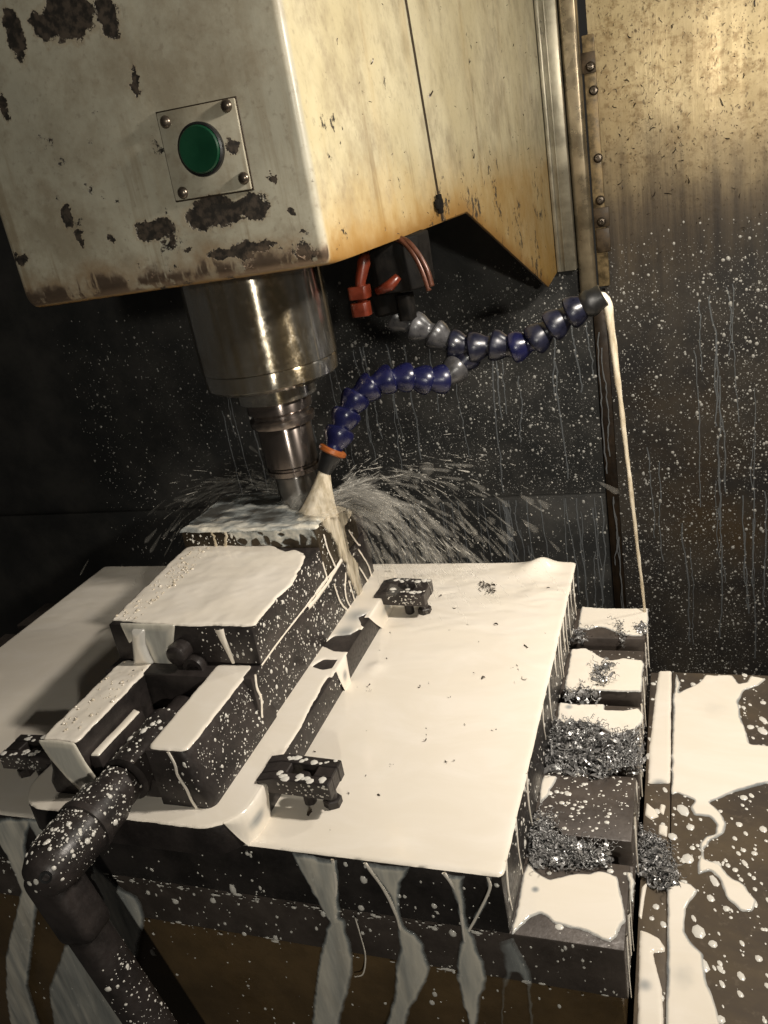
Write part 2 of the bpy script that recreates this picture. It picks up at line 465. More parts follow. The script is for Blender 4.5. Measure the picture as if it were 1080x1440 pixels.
def film(name, plane, polys, mat='coolant', holes=(), h=.0015, w=.004, res=.0012, warp=0., ws=120., wave=0., wvs=60.,
         inner=1., rim=1., thin=(), seed=1, smooth=2, parent=None, grow=0., fade=False, mottle=0., mscale=(60, 60)):
    """a liquid layer with a rounded rim on a plane; plane = ('z', height) | ('y', depth facing -y) | ('x', depth facing +x)"""
    polys = [chaikin(p, smooth) if smooth else np.asarray(p, float) for p in polys]
    holes = [chaikin(p, smooth) for p in holes]
    A = np.vstack(polys); lo = A.min(0) - 3 * res - grow; hi = A.max(0) + 3 * res + grow
    nx, ny = (np.ceil((hi - lo) / res)).astype(int) + 1
    X, Y = np.meshgrid(lo[0] + np.arange(nx) * res, lo[1] + np.arange(ny) * res, indexing='ij')
    def field(X, Y):
        xx, yy = X, Y
        if warp:
            xx = X + warp * 2 * vnoise(X * ws, Y * ws, seed); yy = Y + warp * 2 * vnoise(X * ws, Y * ws, seed + 50)
        sd = np.max([sd_poly(xx, yy, p) for p in polys], axis=0)
        sd = sd + grow
        for q in holes: sd = np.minimum(sd, -sd_poly(xx, yy, q))
        return sd
    sd = field(X, Y)
    e = res * .5
    gx, gy = np.gradient(sd, res)
    gn = np.sqrt(gx * gx + gy * gy) + 1e-9
    out = sd < 0
    X2 = np.where(out, X - sd * gx / gn, X); Y2 = np.where(out, Y - sd * gy / gn, Y)
    far = sd < -2.2 * res
    s = np.clip(sd, 0, None); t = np.clip(s / w, 0, 1)
    Hh = h * np.sqrt(1 - (1 - t) ** 2)
    if wave: Hh = Hh + wave * vnoise(X * wvs, Y * wvs, seed + 9) * t
    th = np.where(t < 1, rim + (inner - rim) * t * t, inner)
    if fade: th = inner * np.clip(t * 1.6, 0, 1) ** .7 + (rim - inner) * np.exp(-((t - .5) / .22) ** 2)
    if mottle: th = th + mottle * 2 * vnoise(X * mscale[0], Y * mscale[1], seed + 33, 4)
    for cx, cy, r, amt in thin:
        th = th - amt * np.exp(-((X - cx) ** 2 + (Y - cy) ** 2) / (r * r))
    kin = ~out
    cell = kin[:-1, :-1] | kin[1:, :-1] | kin[1:, 1:] | kin[:-1, 1:]
    bad = far[:-1, :-1] | far[1:, :-1] | far[1:, 1:] | far[:-1, 1:]
    cell &= ~bad
    idx = np.arange(nx * ny).reshape(nx, ny)
    f = np.stack([idx[:-1, :-1][cell], idx[1:, :-1][cell], idx[1:, 1:][cell], idx[:-1, 1:][cell]], 1)
    used = np.unique(f); re = np.full(nx * ny, -1); re[used] = np.arange(len(used)); f = re[f]
    a, b, c, th = X2.ravel()[used], Y2.ravel()[used], Hh.ravel()[used], np.clip(th.ravel()[used], 0, 1)
    k, p = plane
    if k == 'z': v = np.stack([a, b, p + c], 1)
    elif k == 'y': v = np.stack([a, p - c, b], 1)
    else: v = np.stack([p + c, a, b], 1)
    return pyd(name, v, f, mat, parent, True, th)

NR = 7
def drops(name, P, N, r, mat='drop', elong=1., edir=(0, 0, -1), hk=.55, label=None, cat=None, thick=1.0):
    """flattened domes on a surface, joined into one object"""
    P = np.asarray(P, float); N = np.asarray(N, float); n = len(P)
    r = np.broadcast_to(r, (n,)); el = np.broadcast_to(elong, (n,))
    E = np.broadcast_to(np.asarray(edir, float), (n, 3))
    E = E - (E * N).sum(1)[:, None] * N; ln = np.linalg.norm(E, axis=1)
    alt = np.cross(N, [.3, .8, .5]); E = np.where(ln[:, None] > 1e-3, E / (ln[:, None] + 1e-9), alt / np.linalg.norm(alt, axis=1)[:, None])
    B = np.cross(N, E)
    rr = np.random.default_rng(n)
    V = np.empty((n, 2 * NR + 1, 3)); V[:, 0] = P + N * (r * hk)[:, None]
    for k in range(NR):
        a = 2 * math.pi * k / NR
        wob = 1 + .22 * (rr.random(n) - .5)
        d = (E * (np.cos(a) * el)[:, None] + B * math.sin(a)) * (r * wob)[:, None]
        V[:, 1 + k] = P + d * .72 + N * (r * hk * .62)[:, None]
        V[:, 1 + NR + k] = P + d - N * (r * .05)[:, None]
    tri = []
    for k in range(NR):
        q = (k + 1) % NR
        tri += [(0, 1 + k, 1 + q), (1 + k, 1 + NR + k, 1 + NR + q), (1 + k, 1 + NR + q, 1 + q)]
    tri = np.array(tri); F = (tri[None] + (np.arange(n) * (2 * NR + 1))[:, None, None]).reshape(-1, 3)
    o = pyd(name, V.reshape(-1, 3), F, mat, None, True, np.full(n * (2 * NR + 1), thick))
    if label: tag(o, label, cat, None, 'stuff')
    return o
def on_rect(plane, u, v, n, dens=None, seed=0):
    r = np.random.default_rng(seed); k, p = plane
    a = u[0] + r.random(n) * (u[1] - u[0]); b = v[0] + r.random(n) * (v[1] - v[0])
    if dens is not None:
        keep = r.random(n) < dens(a, b); a, b = a[keep], b[keep]
    q = np.full(len(a), p)
    if k == 'z': return np.stack([a, b, q], 1), np.tile([0, 0, 1.], (len(a), 1))
    if k == 'y': return np.stack([a, q, b], 1), np.tile([0, -1., 0], (len(a), 1))
    return np.stack([q, a, b], 1), np.tile([1., 0, 0], (len(a), 1))
def lognorm(n, med, sg, lo, hi, seed=0):
    return np.clip(med * np.exp(np.random.default_rng(seed).normal(0, sg, n)), lo, hi)
def curls(name, P, size, mat='chip', up=.5, seed=0, wk=1.):
    """small curled shavings: a bent ribbon of three quads each"""
    r = np.random.default_rng(seed); n = len(P); P = np.asarray(P, float)
    d = r.normal(0, 1, (n, 3)); d[:, 2] *= up; d /= np.linalg.norm(d, axis=1)[:, None]
    s = r.normal(0, 1, (n, 3)); s -= (s * d).sum(1)[:, None] * d; s /= np.linalg.norm(s, axis=1)[:, None]
    b = np.cross(d, s); L = size * np.exp(r.normal(-.15, .45, n)); W = L * (.10 + .14 * r.random(n)) * wk
    V = np.empty((n, 8, 3)); cur = .25 + .5 * r.random(n)
    for k in range(4):
        t = k / 3 - .5
        c = P + d * (L * t)[:, None] + b * (cur * L * (.25 - t * t) * 2)[:, None]
        tw = s * math.cos(k * .5) + b * math.sin(k * .5)
        V[:, 2 * k] = c - tw * W[:, None]; V[:, 2 * k + 1] = c + tw * W[:, None]
    q = np.array([(0, 1, 3, 2), (2, 3, 5, 4), (4, 5, 7, 6)])
    F = (q[None] + (np.arange(n) * 8)[:, None, None]).reshape(-1, 4)
    return pyd(name, V.reshape(-1, 3), F, mat, None, False)
def in_poly(P, n, seed=0):
    P = np.asarray(P, float); r = np.random.default_rng(seed); lo, hi = P.min(0), P.max(0); out = np.empty((0, 2))
    while len(out) < n:
        q = lo + r.random((n * 2, 2)) * (hi - lo); sd = sd_poly(q[:, 0], q[:, 1], P); out = np.vstack([out, q[sd > 0]])
    return out[:n]

# ------------------------------------------------------------------ setting: back wall, column cover, way cover, saddle
wall = box('back_wall', (-.128, 1.2), (1.50, 1.53), (-.9, 1.2), 'wall', None, 0)
tag(wall, kind='structure', label='yellow stained sheet wall fading to dark wet steel below')
strip = box('corner_strip', (-.150, -.1285), (1.494, 1.52), (-.9, .11), mat_steel_dark('rusty_corner_strip', (.020, .014, .009), (.060, .036, .018), .45, .2, 16), wall, .001)
colw = box('column_wall', (-2.2, -.1515), (1.49, 1.53), (-.2640, 1.2), 'column', None, .0008)
tag(colw, kind='structure', label='black wet column cover sheet behind the tool')
box('lower_sheet', (-2.2, -.1515), (1.482, 1.53), (-.9, -.2645), 'column', colw, .0008)
# seam plate, patches and screws beside the head on the right wall
box('seam_plate', (-.137, -.1185), (1.489, 1.4995), (.118, .50), mat_plain('greasy_seam_plate', (.38, .27, .13), .45, .2, 70, .75), wall, .0015)
for z0, z1, x0, x1 in ((.446, .476, -.139, -.118), (.215, .246, -.137, -.112), (.175, .213, -.135, -.113)):
    box('patch', (x0, x1), (1.484, 1.4885), (z0, z1), mat_plain('grimy_patch', (.12, .080, .042), .5, .2, 80, .7), wall, .001)
for px, pz in ((-.1255, .455), (-.1235, .421), (-.1235, .322), (-.124, .258), (-.1245, .224)):
    s = lathe('screw', [(.0072, 0), (.0072, .003), (.005, .0055), (.0028, .0058), (.0026, .0035)], (px, 1.4835 if pz in (.455, .224, .258) else 1.4885, pz), (0, -1, 0), 'screw', wall, 16)
box('dark_opening_plate', (-.160, -.1385), (1.4795, 1.488), (.472, .56), 'black', wall, .001)

sad = box('machine_saddle', (-.75, -.043), (.3215, .66), (-.5, -.0815), 'saddle', None, .002)
tag(sad, 'dark brown machine saddle front below the milling table', 'machine saddle')

cov = thing('way_cover', 'oily brown way cover sheet to the right of the milling table', 'way cover')
box('inner_sheet', (-.0385, -.0205), (.05, .652), (-.30, ZC - .002), 'pan', cov, .0008)
box('outer_sheet', (-.020, .75), (.05, .651), (-.30, ZC), 'pan', cov, .0012)

# ------------------------------------------------------------------ T-slot table
tab = thing('milling_table', 'dark cast iron milling table with cross slots at its right end', 'machine table')
pr = [(.675, ZT), (.675, -.0803), (.3195, -.0803), (.3195, ZT)]
for c in (.387, .463, .540, .616):
    pr += [(c - .009, ZT), (c - .009, ZT - .014), (c - .015, ZT - .014), (c - .015, ZT - .026), (c + .015, ZT - .026), (c + .015, ZT - .014), (c + .009, ZT - .014), (c + .009, ZT)]
prism('table_slab', pr, 'x', -.72, -.040, 'table', tab, .0012, 2)

# ------------------------------------------------------------------ sub plate
box('sub_plate', (-.625, -.1005), (.3185, .683), (ZT + .0003, -.0004), 'plate', None, .0015)
tag(bpy.data.objects['sub_plate'], 'thick black steel sub plate flooded with creamy coolant', 'steel plate')

# ------------------------------------------------------------------ vise
vis = thing('machine_vise', 'black steel machine vise bolted on the flooded plate', 'vise')
FZ, RZ = .0215, .0635
def rounded(x0, x1, y0, y1, r, n=6):
    out = []
    for cx, cy, a0 in ((x1 - r, y0 + r, -90), (x1 - r, y1 - r, 0), (x0 + r, y1 - r, 90), (x0 + r, y0 + r, 180)):
        for k in range(n + 1):
            a = math.radians(a0 + 90 * k / n); out.append((cx + r * math.cos(a), cy + r * math.sin(a)))
    return out
prism('base', rounded(-.416, -.2505, .306, .64, .026), 'z', .0006, FZ, 'vise', vis, .0012, 2, lambda e: abs(e.verts[0].co.z - e.verts[1].co.z) < 1e-6)
box('bed', (-.392, -.274), (.395, .628), (FZ - .0005, .0645), 'vise', vis, .0015)
rr_ = [(-.308, FZ - .0005), (-.2725, FZ - .0005), (-.2715, .030), (-.2765, .040), (-.2785, .058), (-.282, RZ), (-.308, RZ)]
def rail(mirror):
    p = [((-.666 - x) if mirror else x, z) for x, z in rr_]
    bm = bmesh.new()
    va = [bm.verts.new((u, .321, w)) for u, w in p]; vb = [bm.verts.new((u, .4105, w)) for u, w in p]
    bm.faces.new(va); bm.faces.new(vb[::-1])
    for i in range(len(p)):
        j = (i + 1) % len(p); bm.faces.new((va[j], va[i], vb[i], vb[j]))
    bmesh.ops.recalc_face_normals(bm, faces=bm.faces)
    outer = lambda x: (x > -.285) if not mirror else (x < -.381)
    ed = [e for e in bm.edges if all(abs(v.co.y - .321) < 1e-6 and outer(v.co.x) for v in e.verts) and abs(e.verts[0].co.z - e.verts[1].co.z) > 1e-4]
    bmesh.ops.bevel(bm, geom=ed, offset=.0062, segments=5, profile=.5, affect='EDGES', clamp_overlap=True)
    return bm_obj('rail', bm, 'vise', vis, 38)
rail(False); rail(True)
box('channel_floor', (-.3595, -.3065), (.326, .411), (FZ - .0005, .036), 'vise', vis, .001)
box('keeper', (-.358, -.350), (.326, .375), (.0362, .050), 'vise', vis, .0015)
lathe('lead_screw', [(.012, 0), (.0155, .001), (.0155, .052), (.011, .056), (.011, .087)], (-.331, .3215, .038), (0, 1, 0), 'vise', vis, 32)
jaw = box('movable_jaw', (-.3885, -.2735), (.41, .530), (.0655, .0945), 'vise', vis, .0012)
lathe('jaw_bolt', [(.004, 0), (.0072, .001), (.0072, .012), (.005, .0135)], (-.3305, .4105, .0775), (0, -1, 0), 'vise', vis, 24)
lathe('jaw_washer', [(.0035, 0), (.0078, .0005), (.0082, .006), (.0074, .0085), (.0045, .0085), (.0042, .005)], (-.3225, .4105, .0655), (0, -1, 0), 'vise', vis, 24)
box('fixed_jaw', (-.390, -.2750), (.6115, .630), (.0655, .0935), 'vise', vis, .0015)

wk = box('workpiece', (-.398, -.2745), (.5315, .6105), (.0652, .1092), 'work', None, .0012)
tag(wk, 'brown steel block under the cutter, drenched by the jet', 'workpiece')

# ------------------------------------------------------------------ hold-down clamps
def clamp(x0, x1, y0, y1, nut_x, label, flip=False):
    t = thing('hold_down_clamp', label, 'clamp', 'clamps holding the vise down')
    s = -1 if flip else 1
    nose = x0 if not flip else x1
    tail = x1 if not flip else x0
    prof = [(nose, .0224), (nose + s * .0068, .0224), (nose + s * .0072, .0160), (tail, .0145), (tail, .0262), (nose + s * .012, .0280), (nose, .0252)]
    # body in two cheeks joined at both ends so the slot is a real opening
    ym = (y0 + y1) / 2; cw = (y1 - y0) * .30
    bm = bmesh.new()
    def pr2(p, a, b):
        va = [bm.verts.new((u, a, w)) for u, w in p]; vb = [bm.verts.new((u, b, w)) for u, w in p]
        bm.faces.new(va); bm.faces.new(vb[::-1])
        for i in range(len(p)):
            j = (i + 1) % len(p); bm.faces.new((va[j], va[i], vb[i], vb[j]))
    pr2(prof, y0, y0 + cw); pr2(prof, y1 - cw, y1)
    L = tail - nose
    pr2([(nose + .0003 * s, .0226), (nose + L * .38, .0219), (nose + L * .38, .0272), (nose + s * .012, .0277), (nose + .0003 * s, .0251)], y0 + cw, y1 - cw)
    pr2([(nose + L * .74, .0155), (tail - .0003 * s, .0150), (tail - .0003 * s, .0259), (nose + L * .74, .0264)], y0 + cw, y1 - cw)
    bmesh.ops.recalc_face_normals(bm, faces=bm.faces)
    bevel(bm, .0007, 1)
    bm_obj('body', bm, 'vise', t)
    cyl('stud', (nose + L * .56, ym, -.0002), (nose + L * .56, ym, .0225), .0040, 'vise', t, 16)
    j = cyl('jack_screw', (nut_x, ym, .0035), (nut_x, ym, .0160), .0036, 'vise', t, 16)
    cyl('jack_foot', (nut_x, ym, -.0002), (nut_x, ym, .0065), .0060, 'vise', t, 6)
    return t
clamp(-.2560, -.2070, .3455, .3690, -.2130, 'spotted black clamp nearest the camera, right of the vise')
clamp(-.2570, -.2120, .5760, .6040, -.2180, 'small black clamp at the far right side of the vise')
clamp(-.4600, -.4110, .3450, .3690, -.4540, 'black clamp at the left of the vise, half in shade', True)

# ------------------------------------------------------------------ vise handle
hd = thing('vise_handle', 'dark speckled vise crank handle hanging at the front left', 'handle', loc=(0, 0, 0))
HX, HZ = -.333, .037
lathe('collar', [(.0115, 0), (.0135, .001), (.0135, .016), (.012, .017)], (HX, .3205, HZ), (0, -1, 0), 'vise', hd, 32)
sk = lathe('socket', [(.0120, 0), (.0160, .0015), (.0163, .004), (.0163, .040), (.0160, .0475), (.0145, .055), (.0115, .0605), (.006, .0638), (.001, .0645)], (HX, .3045, HZ), (0, -1, 0), 'vise', hd, 40)
lathe('socket_ring', [(.0163, 0), (.0176, .0006), (.0176, .0050), (.0163, .0056)], (HX, .2860, HZ), (0, -1, 0), 'vise', hd, 40)
lathe('pin', [(.0030, 0), (.0034, .0006), (.0034, .0012), (.0022, .0012), (.0022, .0004)], (HX + .0072, .2430, HZ + .0052), (.45, -.85, .28), 'black', hd, 16)
LP1, LP2 = (-.3590, .2735, -.0065), (-.3308, .2735, -.1140)
D = np.subtract(LP2, LP1); D /= np.linalg.norm(D)
h0 = np.array(LP1)
u_, v_, d_ = frame(D)
bm = bmesh.new()
vb = []
for L_ in (-.020, .034):
    for a, b in ((-.0125, -.0145), (.0125, -.0145), (.0125, .0145), (-.0125, .0145)):
        side = np.array([.868, 0, .494]); side -= side.dot(D) * D; side /= np.linalg.norm(side); dep = np.cross(D, side)
        vb.append(bm.verts.new(h0 + D * L_ + dep * a + side * b))
for f in ((0, 1, 2, 3), (7, 6, 5, 4), (0, 4, 5, 1), (1, 5, 6, 2), (2, 6, 7, 3), (3, 7, 4, 0)): bm.faces.new([vb[i] for i in f])
bmesh.ops.recalc_face_normals(bm, faces=bm.faces); bevel(bm, .0075, 4)
bm_obj('hub_block', bm, 'vise', hd, 40)
cyl('lever', h0 + D * .030, h0 + D * .26, .0128, 'vise', hd, 36, .001)

# ------------------------------------------------------------------ spindle head
HXL, HXR, HF = -.4325, -.2011, .480
head = thing('headstock', 'cream painted spindle head cover with chipped paint and rust stains', 'machine head')
prof = [(HF, .307), (.852, .3045), (1.449, .3035), (1.449, .9), (HF, .9)]  # rear stretch is unseen solid fill, shaped to block light from above
bm = bmesh.new()
va = [bm.verts.new((HXL, y, z)) for y, z in prof]; vb = [bm.verts.new((HXR, y, z)) for y, z in prof]
bm.faces.new(va); bm.faces.new(vb[::-1])
for i in range(len(prof)):
    j = (i + 1) % len(prof); bm.faces.new((va[j], va[i], vb[i], vb[j]))
bmesh.ops.recalc_face_normals(bm, faces=bm.faces)
fb = [e for e in bm.edges if all(abs(v.co.y - HF) < 1e-6 and v.co.z < .31 for v in e.verts)]
bmesh.ops.bevel(bm, geom=fb, offset=.010, segments=6, profile=.5, affect='EDGES', clamp_overlap=True)
fe = [e for e in bm.edges if abs(e.verts[0].co.x - e.verts[1].co.x) < 1e-6 and all(v.co.y < HF + .0101 for v in e.verts) and all(min(abs(v.co.x - HXL), abs(v.co.x - HXR)) < 1e-6 for v in e.verts)]
bmesh.ops.bevel(bm, geom=fe, offset=.0045, segments=5, profile=.5, affect='EDGES', clamp_overlap=True)
bevel(bm, .0015, 2, lambda e: e.is_manifold and e.calc_face_angle(0) > .6)
bm_obj('cover', bm, 'paint', head, 35)
# lapped side panel: a thin second sheet behind the seam
prism('side_panel', [(.732, .50), (.7565, .3060), (.852, .3057), (1.3390, .1505), (1.4475, .156), (1.4475, .9), (.6830, .9)], 'x', HXR - .0015, HXR + .0016, 'paint', head, .0005, 1)
prism('seam_strip', [(.7314, .5000), (.7556, .3065), (.7566, .3065), (.7326, .5000), (.6842, .9), (.6830, .9)], 'x', HXR - .001, HXR + .0018, 'sliver', head, 0)  # thin dark strip laid along the lap to draw the grimy seam gap
bp = box('button_plate', (-.2925, -.2395), (HF - .0022, HF + .001), (.3580, .4075), 'paint', head, .0008)
outl = box('plate_outline', (-.2933, -.2387), (HF - .0009, HF + .001), (.3572, .4083), 'sliver', head, .0002)  # slightly larger dark sheet behind the plate, drawing its grimy outline
outl.data.transform(Matrix.Translation((-.266, 0, .38275)) @ Matrix.Rotation(math.radians(1.5), 4, 'Y') @ Matrix.Translation((.266, 0, -.38275)))
bp.data.transform(Matrix.Translation((-.266, 0, .38275)) @ Matrix.Rotation(math.radians(1.5), 4, 'Y') @ Matrix.Translation((.266, 0, -.38275)))
for x, z in ((-.2865, .4025), (-.2445, .4035), (-.2435, .3640), (-.2865, .3625)):
    lathe('screw', [(.0036, 0), (.0036, .0008), (.0026, .0022), (.001, .0028)], (x, HF - .0021, z), (0, -1, 0), 'screw', bp, 16)
lathe('button_ring', [(.0150, 0), (.0150, .0030), (.0138, .0036), (.0138, .0022)], (-.2665, HF - .0020, .3840), (0, -1, 0), 'black', bp, 40)
lathe('button', [(.0134, 0), (.0134, .0042), (.0126, .0050), (.0090, .0050), (.0001, .0045)], (-.2665, HF - .0020, .3840), (0, -1, 0), 'green', bp, 40)
box('clip', (HXR + .0016, HXR + .0050), (.7345, .7520), (.3175, .3255), 'grime', head, .0008)
box('clip_tab', (HXR + .0016, HXR + .0060), (.7400, .7460), (.3135, .3295), 'grime', head, .0008)
# rear vertical trims
tr = box('rear_trim', (-.1990, -.1675), (1.450, 1.474), (.156, .9), 'trim', head, .0015)
box('trim_rib', (-.1985, -.1925), (1.446, 1.4502), (.157, .9), 'trim', tr, .001)
box('trim_rib', (-.1865, -.1840), (1.4475, 1.4502), (.157, .9), 'trim', tr, .0008)
box('slide_rail', (-.1665, -.1390), (1.466, 1.4885), (.100, .9), mat_plain('bright_slide_rail', (.42, .34, .22), .30, .6, 24, .55), head, .006, 4)

# ------------------------------------------------------------------ spindle and tool
spn = thing('spindle_nose', 'shiny stained steel spindle nose below the cream head', 'spindle')
lathe('housing', [(.0510, .40), (.0546, .3990), (.0546, .2325), (.0535, .2318)][::-1], (AX, AY, 0), (0, 0, 1), 'chrome', spn, 96)
lathe('flange', [(.0490, .2160), (.0533, .2195), (.0541, .2300), (.0535, .2316)], (AX, AY, 0), (0, 0, 1), 'chrome', spn, 96)
lathe('end_ring', [(.0300, .2020), (.0322, .2030), (.0325, .2158), (.034, .2164)], (AX, AY, 0), (0, 0, 1), 'chrome', spn, 72)
th_ = thing('tool_holder', 'dark brown steel tool holder gripped in the spindle nose', 'tool holder')
lathe('grip_flange', [(.0230, .1800), (.0262, .1808), (.0270, .1830), (.0270, .1862), (.0240, .1885), (.0240, .1905), (.0268, .1928), (.0268, .2000), (.0262, .2016)], (AX, AY, 0), (0, 0, 1), 'holder', th_, 64)
lathe('sleeve', [(.0210, .1455), (.0222, .1465), (.0224, .1792), (.0220, .1799)], (AX, AY, 0), (0, 0, 1), 'holder', th_, 64)
lathe('collet_nut', [(.0200, .1375), (.0218, .1385), (.0220, .1425), (.0205, .1432), (.0205, .1448), (.0212, .1454)], (AX, AY, 0), (0, 0, 1), 'holder', th_, 64)
ct = thing('milling_cutter', 'grey end mill touching the wet steel block', 'cutter')
# fluted body: lobed section twisting upward
n_, k_ = 64, 14
V, F = [], []
for i in range(k_):
    z = .1098 + (.1376 - .1098) * i / (k_ - 1); tw = i * .11
    for a in range(n_):
        t = 2 * math.pi * a / n_; ph = ((t - tw) * 4 / (2 * math.pi)) % 1
        r = .0172 - .0055 * (math.sin(math.pi * min(ph / .45, 1)) ** 1.0 if ph < .45 else 0) * (1 if z < .1155 else max(0, (.1185 - z) / .003))
        V.append((AX + r * math.cos(t), AY + r * math.sin(t), z))
for i in range(k_ - 1):
    for a in range(n_):
        b = (a + 1) % n_; F.append((i * n_ + a, i * n_ + b, (i + 1) * n_ + b, (i + 1) * n_ + a))
F += [tuple(range(n_ - 1, -1, -1)), tuple((k_ - 1) * n_ + a for a in range(n_))]
pyd('fluted_body', V, F, 'cutter', ct)

# ------------------------------------------------------------------ coolant hoses
HA = [(-.2261, .66, .2446), (-.2125, .6609, .234), (-.1944, .6618, .2248), (-.1821, .6627, .2143), (-.1707, .6636, .21), (-.1499, .6645, .2106), (-.1341, .6655, .2058), (-.1153, .6664, .2095), (-.0985, .6673, .2202), (-.0811, .6682, .2298), (-.0690, .6688, .2342)]
HB = [(-.1690, .668, .2040), (-.189, .6444, .1897), (-.2036, .6338, .1951), (-.219, .6231, .2011), (-.236, .6125, .1996), (-.2524, .6019, .1911), (-.2593, .5913, .177), (-.2645, .5835, .1655), (-.2672, .5780, .1585)]
def walk(P, step):
    C_ = catmull(P, 24); L_ = np.r_[0, np.cumsum(np.linalg.norm(np.diff(C_, axis=0), axis=1))]
    n = int(round(L_[-1] / step)); step = L_[-1] / n; q = [np.array([np.interp(i * step, L_, C_[:, k]) for k in range(3)]) for i in range(n + 1)]
    return q
def bead(p, d, mat, parent, L=.0185, r=.0124):
    prof = [(r * .62, -.0015), (r * .93, -.0008), (r * 1.02, .0006), (r * 1.03, .0030), (r * .97, .0062), (r * .78, .0108), (r * .66, .0132), (r * .60, .0150), (r * .62, L)]
    return lathe('hose_segment', prof, p, d, mat, parent, 28, 32)
ha = thing('coolant_hose', 'grimy dark segmented coolant hose reaching right, pouring a thin stream', 'hose', 'segmented coolant hoses')
q = walk(HA, .0172)
mats = ['grey', 'grey', 'grey', 'bluedark', 'bluedark', 'bluedark', 'blue', 'bluedark', 'bluedark', 'bluedark', 'bluedark', 'bluedark']
for i in range(len(q) - 1): bead(q[i], q[i + 1] - q[i], mats[min(i, 11)], ha, .0180)
e0 = q[-1]; ed = np.array(HA[-1]) - np.array(HA[-3]); ed /= np.linalg.norm(ed)
lathe('nozzle', [(.0090, -.003), (.0108, 0), (.0108, .004), (.0095, .006), (.0092, .0135), (.0075, .0140), (.0070, .010)], e0 - ed * .002, ed, 'black', ha, 28)
tipA = e0 + ed * .0105
hb = thing('coolant_hose', 'blue segmented coolant hose curving down to the cutter with orange ring', 'hose', 'segmented coolant hoses')
q = walk(HB, .0165)
mats = ['bluedark', 'grey', 'blue', 'blue', 'blue', 'blue', 'blue', 'blue', 'blue']
for i in range(len(q) - 1): bead(q[i], q[i + 1] - q[i], mats[min(i, 8)], hb, .0172, .0118)
e1 = q[-1]; nd = q[-1] - q[-2]; nd /= np.linalg.norm(nd)
nd2 = np.array([-.0090, -.007, -.0165]); nd2 /= np.linalg.norm(nd2)
lathe('nozzle_ring', [(.0098, -.0005), (.0114, .0005), (.0116, .0030), (.0102, .0042)], e1, nd2, 'orange', hb, 32)
lathe('nozzle_tip', [(.0094, .0040), (.0092, .006), (.0058, .0205), (.0046, .0208), (.0042, .015)], e1, nd2, 'black', hb, 28)
tipB = e1 + nd2 * .0195

# coolant manifold with red handles and tubes under the head
mf = thing('coolant_manifold', 'grimy cast manifold under the head with dull red valve handles', 'manifold')
prism('block', rounded(-.236, -.192, .630, .690, .016), 'z', .266, .3065, 'grime', mf, .008, 4)
lathe('port', [(.011, 0), (.0125, .002), (.0125, .016), (.010, .018)], (-.2290, .655, .264), (.1, -.1, -1), 'grime', mf, 24)
prism('valve_handle', rounded(-.2455, -.2295, .612, .626, .003), 'z', .2670, .2765, 'red', mf, .0025, 3)
prism('valve_handle', rounded(-.2450, -.2300, .610, .622, .004), 'z', .2540, .2645, 'red', mf, .0035, 3)
tube('handle_stem', [(-.2365, .618, .262), (-.2360, .620, .279), (-.2310, .622, .293), (-.2290, .624, .303)], [.004, .0042, .0052, .0035], 'red', mf, 12)
tube('lever', [(-.2250, .622, .2700), (-.2130, .6235, .2735), (-.2060, .624, .2790)], [.0028, .0045, .0030], 'red', mf, 12)
for k in range(2):
    o = k * .0034
    tube('tube', catmull([(-.2060 + o, .632, .3062), (-.1980 + o, .626, .3030), (-.1900 + o, .622, .2930), (-.1845 + o, .620, .2790 + .002 * k), (-.1820 + o * .8, .620, .2660 + .003 * k)], 8), .0021, 'tube', mf, 10)
prism('stay', rounded(-.2165, -.2050, .640, .656, .003), 'z', .242, .2625, 'grime', mf, .002, 2)
#tube('feed_pipe', catmull([(-.1720, .690, .3075), (-.1690, .684, .265), (-.1685, .676, .225), (-.1690, .668, .2040)], 8), .0085, 'black', mf, 16)

